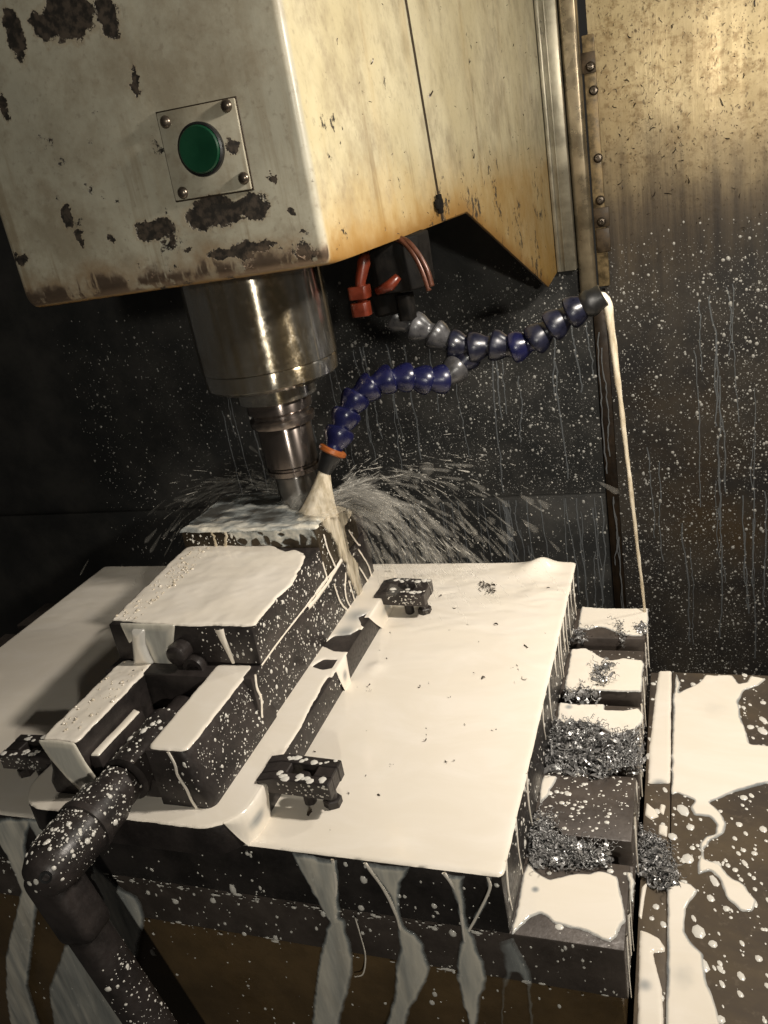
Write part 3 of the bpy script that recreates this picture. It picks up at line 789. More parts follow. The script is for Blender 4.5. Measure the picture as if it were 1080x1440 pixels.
# ------------------------------------------------------------------ coolant layers
OUT = {
 'curtain1': [(-0.2248,0.0003),(-0.2123,-0.0005),(-0.2009,-0.0017),(-0.1954,-0.0009),(-0.1978,-0.0173),(-0.203,-0.0475),(-0.2006,-0.0492),(-0.2007,-0.0688),(-0.2007,-0.0799),(-0.2048,-0.0967),(-0.2144,-0.1226),(-0.2245,-0.1498),(-0.232,-0.1723),(-0.2526,-0.1783),(-0.2463,-0.1558),(-0.2367,-0.1234),(-0.2292,-0.0978),(-0.2214,-0.0765),(-0.2145,-0.0584),(-0.2115,-0.0524),(-0.2143,-0.0411),(-0.2198,-0.019),(-0.2231,-0.0072)],
 'curtain2': [(-0.1809,0.0004),(-0.1668,-0.0008),(-0.1511,0.0006),(-0.1542,-0.0042),(-0.1602,-0.017),(-0.1634,-0.0337),(-0.1621,-0.0469),(-0.1564,-0.051),(-0.1528,-0.0586),(-0.1524,-0.0714),(-0.1511,-0.0787),(-0.1552,-0.0895),(-0.1681,-0.1131),(-0.1771,-0.1368),(-0.1843,-0.1584),(-0.1994,-0.1628),(-0.1928,-0.1411),(-0.1859,-0.1272),(-0.1788,-0.1043),(-0.1741,-0.0806),(-0.1693,-0.0686),(-0.167,-0.0489),(-0.1667,-0.0364),(-0.1677,-0.0233),(-0.1731,-0.0092),(-0.1782,-0.0022)],
 'curtain3': [(-0.1346,-0.0001),(-0.1274,-0.0017),(-0.1198,-0.0005),(-0.1224,-0.0085),(-0.1233,-0.0262),(-0.1234,-0.0402),(-0.1154,-0.0228),(-0.1085,-0.0081),(-0.1089,0.0004),(-0.106,0.0003),(-0.1066,-0.0077),(-0.1147,-0.0285),(-0.1224,-0.042),(-0.1201,-0.0477),(-0.1204,-0.0559),(-0.1179,-0.0658),(-0.1171,-0.0783),(-0.1231,-0.0949),(-0.1291,-0.1236),(-0.1316,-0.143),(-0.1376,-0.1447),(-0.135,-0.1252),(-0.1348,-0.1114),(-0.1364,-0.0938),(-0.1357,-0.0741),(-0.1312,-0.0562),(-0.1284,-0.0504),(-0.1275,-0.035),(-0.1286,-0.0154),(-0.1294,-0.0059)],
 'curtain4': [(-0.108,-0.0485),(-0.0987,-0.0426),(-0.096,-0.0525),(-0.0918,-0.0675),(-0.0912,-0.0755),(-0.0932,-0.0815),(-0.0948,-0.1159),(-0.0968,-0.1165),(-0.0949,-0.0792),(-0.0987,-0.0691),(-0.1027,-0.0701),(-0.1046,-0.0787),(-0.1082,-0.0838),(-0.1135,-0.1211),(-0.1147,-0.1214),(-0.1092,-0.0798),(-0.1065,-0.0737),(-0.1061,-0.0574)],
 'flow_a': [(-0.4443,-0.0018),(-0.4153,0.0019),(-0.4327,-0.0252),(-0.4365,-0.0419),(-0.4336,-0.0578),(-0.4553,-0.1028),(-0.4736,-0.1394),(-0.4914,-0.1741),(-0.4964,-0.2032),(-0.5033,-0.2468),(-0.5412,-0.2577),(-0.5226,-0.1937),(-0.4999,-0.1414),(-0.4705,-0.0952),(-0.4537,-0.0679),(-0.4538,-0.038),(-0.4568,-0.0159)],
 'flow_b': [(-0.3788,-0.0328),(-0.3714,-0.041),(-0.3645,-0.0493),(-0.3503,-0.0576),(-0.3506,-0.0757),(-0.3662,-0.1055),(-0.3821,-0.1441),(-0.4073,-0.219),(-0.4911,-0.2432),(-0.4717,-0.1732),(-0.4363,-0.1203),(-0.4138,-0.0947),(-0.3913,-0.0835),(-0.3805,-0.0617),(-0.3837,-0.0462)],
 'flow_c': [(-0.4216,0.0011),(-0.4059,0.0031),(-0.3911,-0.004),(-0.4063,-0.0277),(-0.4164,-0.0229)],
 'ledge1': [(-0.0978,0.6773),(-0.0805,0.6748),(-0.061,0.6743),(-0.0392,0.6756),(-0.0381,0.6597),(-0.0393,0.636),(-0.0429,0.6283),(-0.0585,0.6301),(-0.0668,0.6362),(-0.0738,0.6412),(-0.0807,0.6423),(-0.0883,0.6367),(-0.0975,0.6404)],
 'ledge2': [(-0.0992,0.6058),(-0.0869,0.6077),(-0.0742,0.5951),(-0.0662,0.5898),(-0.0565,0.5938),(-0.0415,0.5923),(-0.0389,0.5857),(-0.0403,0.5745),(-0.0397,0.5575),(-0.0405,0.5491),(-0.0539,0.5481),(-0.0657,0.5482),(-0.0801,0.5482),(-0.0966,0.5438),(-0.0984,0.5532),(-0.0985,0.5821)],
 'ledge3': [(-0.0999,0.5302),(-0.0854,0.5294),(-0.0668,0.5309),(-0.0651,0.5242),(-0.0525,0.5244),(-0.0414,0.5282),(-0.0372,0.521),(-0.0385,0.5106),(-0.0426,0.503),(-0.051,0.4968),(-0.0575,0.4961),(-0.0657,0.5025),(-0.0763,0.5071),(-0.085,0.5025),(-0.0868,0.4878),(-0.091,0.4856),(-0.0938,0.4998),(-0.0988,0.5068)],
 'ledge4': [(-0.0988,0.3715),(-0.0942,0.3649),(-0.0848,0.3592),(-0.0782,0.3622),(-0.0708,0.3666),(-0.0639,0.3667),(-0.0573,0.37),(-0.0505,0.3697),(-0.0465,0.3672),(-0.0445,0.3588),(-0.0421,0.3485),(-0.0402,0.3385),(-0.0427,0.3347),(-0.044,0.3279),(-0.0473,0.3235),(-0.0536,0.3246),(-0.0602,0.3278),(-0.0695,0.3289),(-0.078,0.3297),(-0.0827,0.3335),(-0.0863,0.3352),(-0.0915,0.3314),(-0.0961,0.3243),(-0.0995,0.3187),(-0.1006,0.3236),(-0.0999,0.3353),(-0.1004,0.3561)],
 'ledge5': [(-0.1004,0.4476),(-0.0908,0.4478),(-0.0933,0.4376),(-0.0946,0.4283),(-0.0987,0.4204),(-0.1012,0.4335)],
 'ledge6': [(-0.0419,0.3717),(-0.0386,0.3722),(-0.0371,0.3649),(-0.0371,0.3505),(-0.0389,0.3525),(-0.0401,0.3645)],
 'gutter1': [(-0.0315,0.6535),(-0.0208,0.6542),(-0.0209,0.5967),(-0.0204,0.5337),(-0.0207,0.509),(-0.0365,0.5071),(-0.0366,0.5506),(-0.0351,0.5828),(-0.0339,0.6178)],
 'puddle1': [(-0.0168,0.6491),(-0.0134,0.635),(-0.0154,0.6187),(-0.0001,0.6336),(0.0079,0.6469),(0.0282,0.6482),(0.0326,0.6359),(0.0401,0.6388),(0.0432,0.6483),(0.0552,0.6445),(0.0484,0.6348),(0.0369,0.6272),(0.0312,0.6114),(0.0323,0.5905),(0.0359,0.5576),(0.049,0.5571),(0.0611,0.5584),(0.0572,0.5196),(0.0455,0.5148),(0.0358,0.5104),(0.0186,0.5001),(0.0057,0.4905),(0.0136,0.4791),(0.0162,0.4705),(0.0128,0.4613),(0.0046,0.453),(0.0005,0.4454),(0.0013,0.4373),(0.0098,0.4346),(0.0151,0.4263),(0.0239,0.4201),(0.0294,0.4088),(0.0279,0.4003),(0.0208,0.3991),(0.0125,0.4097),(0.0102,0.4217),(0.0039,0.4285),(-0.0029,0.4235),(-0.0027,0.4341),(-0.0005,0.4425),(-0.0023,0.4506),(0.0018,0.4569),(0.0078,0.4606),(0.0102,0.4697),(0.0053,0.4765),(-0.0049,0.4766),(-0.0069,0.4841),(-0.0037,0.4908),(-0.0153,0.4974),(-0.0196,0.4952),(-0.0196,0.5499),(-0.0192,0.6161)],
 'puddle2': [(-0.0213,0.4104),(-0.0172,0.4174),(-0.0077,0.4151),(-0.0037,0.4107),(-0.0069,0.4028),(-0.0107,0.395),(-0.0117,0.3787),(-0.0082,0.3727),(-0.0014,0.3653),(-0.0001,0.3491),(0.0035,0.3362),(0.0063,0.3238),(0.0066,0.3134),(-0.0207,0.3078),(-0.0214,0.3638)],
 'gutter2': [(-0.0371,0.3771),(-0.0334,0.3766),(-0.026,0.3734),(-0.0227,0.3674),(-0.0227,0.3648),(-0.0294,0.363),(-0.0274,0.3538),(-0.0237,0.3403),(-0.0225,0.3196),(-0.0224,0.3089),(-0.0359,0.3062),(-0.0366,0.3438)],
 'gutter3': [(-0.0369,0.4871),(-0.0303,0.48),(-0.028,0.4741),(-0.0332,0.4703),(-0.0376,0.4744)],
 'gutter4': [(-0.0272,0.4868),(-0.0235,0.4857),(-0.0249,0.4761),(-0.0281,0.4788)],
 'gutter5': [(-0.0279,0.4665),(-0.022,0.4658),(-0.0225,0.4554),(-0.0281,0.4576)],
 'gutter6': [(-0.0374,0.4097),(-0.0337,0.4154),(-0.0352,0.4025),(-0.0364,0.3853),(-0.0384,0.3874)],
 'side_sheet': [(0.5417,0.1052),(0.5492,0.098),(0.5583,0.0842),(0.56,0.0737),(0.5614,0.0672),(0.5696,0.059),(0.5674,0.0502),(0.5721,0.0396),(0.5793,0.0232),(0.5817,0.0124),(0.595,0.0112),(0.5907,0.019),(0.5921,0.0319),(0.5922,0.0474),(0.5888,0.0563),(0.5815,0.067),(0.58,0.0786),(0.5817,0.0867),(0.5933,0.0892),(0.6086,0.0933),(0.5921,0.1015),(0.5724,0.1063),(0.5559,0.1108),(0.5381,0.1151)],
 'strand0': [(0.5412,0.1),(0.5429,0.086),(0.5506,0.065)],
 'strand1': [(0.5294,0.0816),(0.5312,0.0637)],
 'strand2': [(0.5634,0.0662),(0.5404,0.0636),(0.5304,0.0622),(0.5038,0.0619),(0.4896,0.0627)],
 'strand3': [(0.5409,0.0556),(0.5452,0.0364),(0.5568,0.0206)],
 'strand4': [(0.5663,0.0528),(0.5572,0.0357),(0.5647,0.016)],
 'strand5': [(0.5689,0.0433),(0.5734,0.0172)],
 'strand6': [(0.5951,0.0428),(0.6115,0.015)],
 'strand7': [(0.6004,0.0576),(0.6141,0.0361),(0.6188,0.0175)],
 'strand8': [(0.589,0.0813),(0.6008,0.0636),(0.6065,0.0588)],
 'jaw_front': [(-0.3778,0.0963),(-0.332,0.096),(-0.338,0.0805),(-0.3431,0.0599),(-0.3448,0.0467),(-0.3501,0.0489),(-0.3549,0.0565),(-0.3591,0.0622),(-0.3611,0.0799),(-0.367,0.0855),(-0.3751,0.0794),(-0.3763,0.0864)],
 'jaw_pour': [(-0.368,0.0922),(-0.3573,0.0924),(-0.3601,0.0802),(-0.3593,0.0714),(-0.358,0.0644),(-0.3752,0.0637),(-0.3723,0.074)],
 'jaw_top': [(-0.3879,0.416),(-0.3368,0.4109),(-0.2727,0.4121),(-0.2735,0.4334),(-0.273,0.4522),(-0.2705,0.4688),(-0.2755,0.4931),(-0.2795,0.5131),(-0.292,0.5233),(-0.2997,0.5198),(-0.3187,0.5332),(-0.3467,0.5369),(-0.383,0.541),(-0.3964,0.5306)],
 'flange_film': [(-0.3386,0.3005),(-0.3844,0.3002),(-0.4044,0.3037),(-0.3928,0.3314),(-0.3197,0.4144),(-0.279,0.3906),(-0.2775,0.41),(-0.2746,0.4805),(-0.2709,0.5326),(-0.2776,0.5672),(-0.2516,0.5677),(-0.2462,0.5334),(-0.2534,0.5277),(-0.2772,0.5323),(-0.2758,0.5055),(-0.2676,0.4957),(-0.2522,0.4995),(-0.2488,0.4937),(-0.2719,0.4885),(-0.2744,0.4757),(-0.2649,0.4715),(-0.2514,0.4818),(-0.2318,0.46),(-0.2361,0.4535),(-0.2445,0.4564),(-0.2534,0.4603),(-0.2517,0.4326),(-0.2494,0.3936),(-0.2448,0.3796),(-0.252,0.3486),(-0.2491,0.3426),(-0.2475,0.32),(-0.2539,0.3123),(-0.2692,0.3057),(-0.3127,0.3041)],
 'neck0': [(-0.1982,-0.0009),(-0.2,-0.0197),(-0.2038,-0.0349),(-0.2065,-0.0514)],
 'neck1': [(-0.1781,-0.0002),(-0.17,-0.0187),(-0.1659,-0.0362),(-0.1648,-0.0495)],
 'neck2': [(-0.1319,-0.0002),(-0.126,-0.0149),(-0.1263,-0.0347),(-0.1266,-0.0506)],
 'neck3': [(-0.1074,0.0004),(-0.1075,-0.0079),(-0.116,-0.0268),(-0.1236,-0.0419)],
 'neck4': [(-0.1927,-0.0455),(-0.1922,-0.0583),(-0.1921,-0.0758),(-0.1967,-0.0925),(-0.2031,-0.097)],
 'bare1': [(-0.2764,0.5024),(-0.2708,0.5162),(-0.2582,0.5189),(-0.2534,0.5277),(-0.2347,0.5177),(-0.2291,0.4977),(-0.2475,0.4947),(-0.2621,0.494)],
 'bare2': [(-0.2726,0.4729),(-0.2666,0.4829),(-0.2533,0.4836),(-0.2481,0.4917),(-0.2333,0.4829),(-0.2307,0.4645),(-0.2385,0.4658),(-0.2509,0.4743),(-0.261,0.469)],
 'bare3': [(-0.2602,0.5464),(-0.2484,0.5583),(-0.2346,0.5448),(-0.2432,0.5248),(-0.2535,0.5331)],
 'bare4': [(-0.2537,0.4469),(-0.2538,0.4612),(-0.241,0.4575),(-0.2296,0.4539),(-0.2384,0.4337),(-0.2384,0.4136),(-0.239,0.391),(-0.2379,0.3755),(-0.2448,0.3832),(-0.2496,0.395),(-0.2519,0.4163)],
 'heapA': [(-0.1095,0.5039),(-0.0929,0.5018),(-0.0865,0.5061),(-0.0681,0.5041),(-0.0626,0.4903),(-0.0392,0.4997),(-0.0366,0.4599),(-0.0617,0.4507),(-0.0804,0.45),(-0.1,0.4525)],
 'heapB': [(-0.1043,0.4096),(-0.0896,0.406),(-0.0827,0.3908),(-0.0549,0.3872),(-0.0522,0.3753),(-0.0772,0.369),(-0.0941,0.3688),(-0.1003,0.3779)],
 'heapC': [(-0.0399,0.4538),(-0.0274,0.4498),(-0.0192,0.4289),(-0.0153,0.4139),(-0.0267,0.4095),(-0.0377,0.4207)],
 'heapD': [(-0.0819,0.5808),(-0.0632,0.5819),(-0.0671,0.5512),(-0.0746,0.5549)],
 'heapE': [(-0.1008,0.6389),(-0.0894,0.6341),(-0.0875,0.6138),(-0.0983,0.6158)],
 'heapF': [(-0.098,0.5447),(-0.0817,0.5523),(-0.0716,0.5467),(-0.0727,0.5324),(-0.0942,0.5327)],
 'heapG': [(-0.0664,0.6508),(-0.0607,0.6456),(-0.055,0.6129),(-0.0574,0.6103)],
 'heapH': [(-0.0474,0.6434),(-0.0396,0.6463),(-0.0379,0.6335),(-0.0455,0.6307)],
 'heapP': [(-0.1829,0.6422),(-0.1649,0.637),(-0.1644,0.6215),(-0.1769,0.6265)],
}

def rectp(x0, x1, y0, y1, r=.004): return rounded(x0, x1, y0, y1, r, 4)
o = film('coolant_on_plate', ('z', .0002), [rectp(-.6256, -.0995, .3178, .6836, .004)], 'coolant', h=.0012, w=.0025, res=.0017, warp=.0004, ws=90, wave=.0002, wvs=12, smooth=0)
v = np.empty(len(o.data.vertices) * 3, np.float32); o.data.vertices.foreach_get('co', v); v = v.reshape(-1, 3)
edge = np.clip(np.minimum.reduce([v[:, 0] + .6256, -.0995 - v[:, 0], v[:, 1] - .3178, .6836 - v[:, 1]]) / .01, 0, 1)
rough_back = np.clip((v[:, 1] - .46) / .16, 0, 1) * np.where(v[:, 0] < -.36, .45, 1.)
v[:, 2] += edge * rough_back * .0020 * (vnoise(v[:, 0] * 38 + 1.5 * vnoise(v[:, 0] * 20, v[:, 1] * 20, 8), v[:, 1] * 85 + 2 * vnoise(v[:, 0] * 18, v[:, 1] * 18, 7), 5, 2))
for bx, by, bh, br in ((-.128, .676, .007, .010), (-.140, .668, .004, .012), (-.618, .470, .006, .008), (-.60, .462, .003, .012), (-.52, .545, .003, .008), (-.25, .492, -.0008, .008), (-.235, .505, .002, .007)):
    v[:, 2] += bh * np.exp(-((v[:, 0] - bx) ** 2 + (v[:, 1] - by) ** 2) / br ** 2)
o.data.vertices.foreach_set('co', v.ravel()); o.data.update()
tag(o, 'wide creamy sheet of coolant covering the flat sub plate', 'coolant', None, 'stuff')
def cool(name, label, *a, **k):
    return tag(film(name, *a, **k), label, 'coolant', None, 'stuff')
cool('coolant_on_vise_base', 'creamy coolant lying on the vise base flange', ('z', FZ + .0002), [rounded(-.4158, -.2507, .3062, .640, .026, 8)], 'coolant', holes=[OUT['bare1'], OUT['bare2'], OUT['bare3'], OUT['bare4']],
     h=.0010, w=.0022, res=.0010, warp=.0007, ws=170, thin=[(-.262, .548, .016, .5), (-.2625, .52, .012, .5)], seed=3, smooth=1)
cool('coolant_on_rail', 'smooth creamy coolant on the right vise rail', ('z', RZ + .0002), [rectp(-.3072, -.2800, .3225, .4105, .004)], 'coolant', h=.0011, w=.0025, res=.001, warp=.0006, ws=160, seed=4, grow=.0005)
cool('coolant_on_rail', 'foamy coolant on the left vise rail', ('z', RZ + .0002), [rectp(-.3870, -.3592, .3222, .4105, .004)], 'coolant', h=.0014, w=.003, res=.001, warp=.0012, ws=160, wave=.0016, wvs=70, seed=5, grow=.0005)
cool('coolant_on_jaw', 'thick creamy coolant pooled on the movable jaw', ('z', .0947), [OUT['jaw_top'] + []], 'coolant', h=.0014, w=.003, res=.001, warp=.0014, ws=150, wave=.0022, wvs=42, seed=6, grow=.0012)
cool('coolant_on_workpiece', 'watery grey coolant swirling on top of the cut block', ('z', .1094), [[(-.399, .531), (-.37, .530), (-.33, .5305), (-.2745, .5305), (-.274, .60), (-.276, .611), (-.33, .612), (-.398, .611)]], 'film', h=.0022, w=.005, res=.001, warp=.002, ws=140, wave=.0045, wvs=65,
     inner=.40, rim=.55, mottle=.75, mscale=(46, 130), thin=[(-.385, .575, .012, .5), (-.35, .60, .02, .3)], seed=8)
cool('coolant_down_jaw_front', 'bluish thin coolant running down the jaw front', ('y', .4095), [OUT['jaw_front']], 'film', h=.0010, w=.006, res=.0008, inner=.62, rim=.85, seed=9)
cool('coolant_pour', 'thick cream pouring from jaw onto left rail', ('y', .4085), [OUT['jaw_pour']], 'coolant', h=.0045, w=.006, res=.0007, inner=1, rim=.55, seed=10)
cool('coolant_down_rail_front', 'greyish coolant running down the left rail end', ('y', .3205), [[(-.3875, .0650), (-.372, .0658), (-.3590, .0650), (-.3560, .050), (-.3500, .034), (-.3520, .0225), (-.366, .0225), (-.376, .036), (-.384, .052)]], 'film', h=.0014, w=.005, res=.0008, inner=.72, rim=.95, seed=11)
cool('coolant_puddle', 'tan puddle on the floor between the vise rails', ('z', .0362), [[(-.349, .378), (-.338, .372), (-.334, .385), (-.325, .398), (-.316, .408), (-.346, .410), (-.350, .395)]], 'coolant', h=.0012, w=.003, res=.0007, warp=.0012, ws=200, seed=71)
cool('coolant_puddle', 'narrow cream strip along the left inside of the channel', ('z', .0502), [[(-.3575, .327), (-.3510, .327), (-.3505, .372), (-.3565, .374)]], 'coolant', h=.0014, w=.0025, res=.0006, warp=.0005, seed=72)
for k, (nm, lb) in enumerate((('curtain1', 'leftmost greyish coolant curtain running down the table front'), ('curtain2', 'middle coolant curtain with pinched waist on the table front'),
               ('curtain3', 'forked coolant curtain nearest the plate corner on the table front'), ('curtain4', 'thin split trickle below the plate corner'),
               ('flow_a', 'curving coolant flow at the far left below the plate'), ('flow_b', 'broad dull coolant flow behind the vise handle'), ('flow_c', 'short coolant flow under the plate edge at left'))):
    cool('coolant_curtain', lb, ('y', .3172), [OUT[nm]], 'film', h=.0014, w=.0045, res=.0007, inner=(.74, .74, .74, .34, .72, .60, .60)[k], rim=(.84, .84, .88, .40, .8, .66, .66)[k], warp=.0011, ws=170, seed=20 + k, fade=True, mottle=.22, mscale=(190, 26))
for k, lb in ((1, 'creamy puddle on the rearmost table ledge'), (2, 'creamy puddle with shavings on the second table ledge'), (3, 'creamy puddle on the third ledge beside the chip heap'),
              (4, 'large lobed puddle on the front table ledge'), (5, 'small creamy patch beside the plate near the chips'), (6, 'narrow creamy streak at the front ledge corner')):
    cool('coolant_puddle', lb, ('z', ZT + .0002), [OUT['ledge%d' % k]], 'coolant', h=.0010, w=.0020, res=.0008, warp=.0008, ws=200, seed=30 + k, rim=.5,
         thin=[[], [], [], [(-.0920, .5245, .004, .55)], [(-.0915, .3505, .0030, .6)], [], []][k])
for k, lb in ((1, 'creamy puddle in the gutter beside the table, rear end'), (2, 'creamy puddle in the gutter beside the table, front end')):
    cool('coolant_puddle', lb, ('z', ZC - .0018), [OUT['gutter%d' % k]], 'coolant', h=.0014, w=.003, res=.0008, warp=.0005, ws=160, seed=40 + k, thin=[(-.028, .505, .008, .65), (-.033, .34, .006, .5), (-.034, .31, .008, .4)])
cool('coolant_puddle', 'small creamy blots in the gutter beside the chips', ('z', ZC - .0018), [OUT['gutter3'], OUT['gutter4'], OUT['gutter5'], OUT['gutter6']], 'coolant', h=.0014, w=.0025, res=.0007, seed=44)
cool('coolant_puddle', 'big branching creamy puddle on the way cover near wall', ('z', ZC + .0002), [OUT['puddle1']], 'coolant', h=.0009, w=.0022, res=.0010, warp=.0011, ws=130, seed=45, rim=.5, mottle=.12, mscale=(40, 40), thin=[(.01, .60, .025, .25), (.035, .52, .02, .2), (.0, .47, .02, .15)])
cool('coolant_puddle', 'creamy puddle at the bottom right on the way cover', ('z', ZC + .0002), [OUT['puddle2']], 'coolant', h=.0009, w=.0022, res=.0009, warp=.0008, ws=130, seed=46, rim=.5, mottle=.15, mscale=(50, 50), thin=[(-.012, .345, .012, .35), (-.010, .37, .012, .25)])
cool('coolant_down_side', 'watery coolant sheet pouring down the right side of the block', ('x', -.2737), [OUT['side_sheet']], 'jet', h=.0016, w=.004, res=.0006, warp=.0030, ws=170, inner=.72, rim=.7, seed=47, fade=True, mottle=.65, mscale=(170, 40))
its = []
for k in range(9):
    P = np.array([(-.2735, y, z) for y, z in OUT['strand%d' % k]]); P = catmull(P, 6)
    P[:, 1] += .0012 * vnoise(P[:, 1] * 300, P[:, 2] * 300, k)
    its.append((P, (.0018 if k == 2 else .0010) * (1 + .5 * vnoise(np.arange(len(P)) * .7, np.zeros(len(P)) + k, 3)), ((1, 0, 0), .5)))
def on_side(pts, r):
    P = catmull(np.array([(-.2737, y, z) for y, z in pts]), 8); return (P, r * (1 + .5 * vnoise(np.arange(len(P)) * .6, np.zeros(len(P)) + r * 9e3, 4)), ((1, 0, 0), .5))
its.append(on_side([(.5555, .0655), (.53, .0658), (.50, .0652), (.47, .0655), (.44, .0656), (.4105, .0645)], .0009))
its.append(on_side([(.53, .066), (.512, .0656), (.505, .0652)], .0018)); its.append(on_side([(.5, .0658), (.49, .0652)], .0012))
its.append(on_side([(.4005, .0640), (.3985, .055), (.4000, .045), (.3955, .033), (.3965, .0225)], .0012))
its.append((catmull(np.array([(-.2915, .3205, .0640), (-.2895, .3205, .055), (-.2900, .3205, .047), (-.2870, .3205, .037), (-.2860, .3205, .029), (-.2840, .3205, .0225)]), 6), .0011, ((0, 1, 0), .5)))
P = catmull(np.array([(-.2985, .4098, .0930), (-.2978, .4098, .086), (-.2960, .4098, .076), (-.2945, .4098, .066)]), 6)
its.append((P, np.linspace(.0036, .0014, len(P)), ((0, 1, 0), .45)))
for x, a, b in ((-.1002, .66, -.04), (-.1002, .62, -.038), (-.1002, .585, -.03), (-.1002, .555, -.036), (-.1002, .535, -.02), (-.1002, .50, -.041), (-.1002, .47, -.028), (-.1002, .40, -.04), (-.1002, .362, -.041), (-.1002, .330, -.034), (-.1002, .64, -.025), (-.1002, .60, -.041), (-.1002, .565, -.041)):
    P = catmull(np.array([(x, a, .001), (x, a - .004, b * .5), (x, a - .002, b)]), 6); its.append((P, np.linspace(.0015, .0007, len(P)) * random.uniform(.7, 1.5), ((1, 0, 0), .5)))
for a, bz in ((.655, -.09), (.62, -.085), (.57, -.09), (.535, -.07), (.49, -.09), (.505, -.085), (.45, -.06), (.42, -.09), (.36, -.09), (.345, -.075), (.33, -.09)):
    P = catmull(np.array([(-.0396, a, ZT - .001), (-.0396, a - .003, (ZT + bz) / 2), (-.0396, a - .001, bz)]), 6); its.append((P, np.linspace(.0016, .0008, len(P)) * random.uniform(.6, 1.6), ((1, 0, 0), .4)))
for k in range(5):
    P = catmull(np.array([(x, .3166, z) for x, z in OUT['neck%d' % k]]), 7); its.append((P, (.0012, .0012, .0012, .0009, .0005)[k] * (1 + .5 * vnoise(np.arange(len(P)) * .5, np.zeros(len(P)) + k, 2)), ((0, 1, 0), .55)))
tag(tubes('coolant_trickles', its, 'coolant', 8, 1.), 'thin creamy trickles down the dark sides of vise and plate', 'coolant', None, 'stuff')
# cream pouring over the flange edge, following the rounded outline of the vise base
OL = np.array(rounded(-.416, -.2505, .306, .64, .026, 10)); OL = np.vstack([OL, OL[:1]])
SL = np.r_[0, np.cumsum(np.linalg.norm(np.diff(OL, axis=0), axis=1))]
def pour(label, s0, s1, amt=1., seed=0):
    n, m = 40, 14; V, F, T = [], [], []
    for i in range(n):
        t = i / (n - 1); s = s0 + (s1 - s0) * t
        p = np.array([np.interp(s, SL, OL[:, k]) for k in (0, 1)]); q_ = np.array([np.interp(s + .0005, SL, OL[:, k]) for k in (0, 1)])
        tg = (q_ - p) / np.linalg.norm(q_ - p); nr = np.array([tg[1], -tg[0]])
        k = np.clip(math.sin(math.pi * t) * 1.5, 0, 1) * amt
        drop = (FZ + .0012) * k
        for j in range(m):
            s_ = j / (m - 1)
            if s_ < .3: d, z = -.004 + .0036 * s_ / .3, FZ + .0011
            else:
                a = (s_ - .3) / .7; d = -.0004 + .0014 * math.sin(min(a * 3, 1) * math.pi / 2) * (.35 + .65 * k) + .012 * k ** 3 * max(0, a - .75) ** 2; z = FZ + .0011 - drop * a ** 1.2
            V.append((p[0] + nr[0] * d, p[1] + nr[1] * d, z)); T.append(.95 - .5 * math.exp(-((t - .5) * 4) ** 2) * math.exp(-((s_ - .7) * 6) ** 2))
    for i in range(n - 1):
        for j in range(m - 1): F.append((i * m + j, (i + 1) * m + j, (i + 1) * m + j + 1, i * m + j + 1))
    return tag(pyd('coolant_spill', V, np.array(F), 'coolant', None, True, T), label, 'coolant', None, 'stuff')
S_CORNER = math.pi * .026 / 2
pour('cream spilling over the vise base corner near the front clamp', .42 * S_CORNER, S_CORNER + .018, 1., 1)
pour('cream spilling over the vise base edge halfway back', S_CORNER + .136, S_CORNER + .158, 1., 2)
pour('cream spilling over the vise base edge by the rear clamp', S_CORNER + .212, S_CORNER + .30, 1., 3)

# jets: thin stream from the right hose, thick jet at the cutter
s_ = np.linspace(0, 1, 90); z_ = tipA[2] - .0005 - (tipA[2] + .041) * s_
x0_ = tipA[0] + .0035; xs = tipA[0] + (x0_ - tipA[0]) * np.clip(s_ / .03, 0, 1) ** .5 + (-.0415 - x0_) * np.clip((s_ - .015) / .985, 0, 1) ** .85
P = np.stack([xs + .0006 * vnoise(s_ * 26, s_ * 0, 31), tipA[1] + (.668 - tipA[1]) * s_ + .0006 * vnoise(s_ * 22, s_ * 0, 32), z_], 1); P = np.vstack([tipA - np.array([.002, 0, 0]), P])
n = len(P); rr = np.interp(np.arange(n) / n, [0, .03, .12, .3, 1], [.0034, .0036, .0028, .0021, .0012]) * (1 + .55 * vnoise(np.arange(n) * .22, np.zeros(n), 6))
tag(tube('coolant_stream', P, rr, 'jet', None, 12, None, 1.), 'thin cream stream falling from the right hose onto the table corner', 'coolant stream')
hit = np.array([-.2835, .5605, .1095])
P = tipB[None] + (hit - tipB)[None] * np.linspace(-.05, 1, 26)[:, None]
n = len(P); t = np.linspace(0, 1, n)
V, F = tube_arrays(P, .0046 + .0095 * t ** 1.2, 36)
ang = np.tile(np.arange(36) * 2 * math.pi / 36, n); tt_ = np.repeat(t, 36); C0 = np.repeat(P, 36, 0)
V = C0 + (V - C0) * (1 + tt_ * .8 * vnoise(ang * 2.2, tt_ * 1.2 + 3, 12, 2))[:, None]
tag(pyd('coolant_jet', V, F, 'jet', None, True, .90 - .45 * tt_), 'thick tan coolant jet from the blue hose onto the block', 'coolant stream')
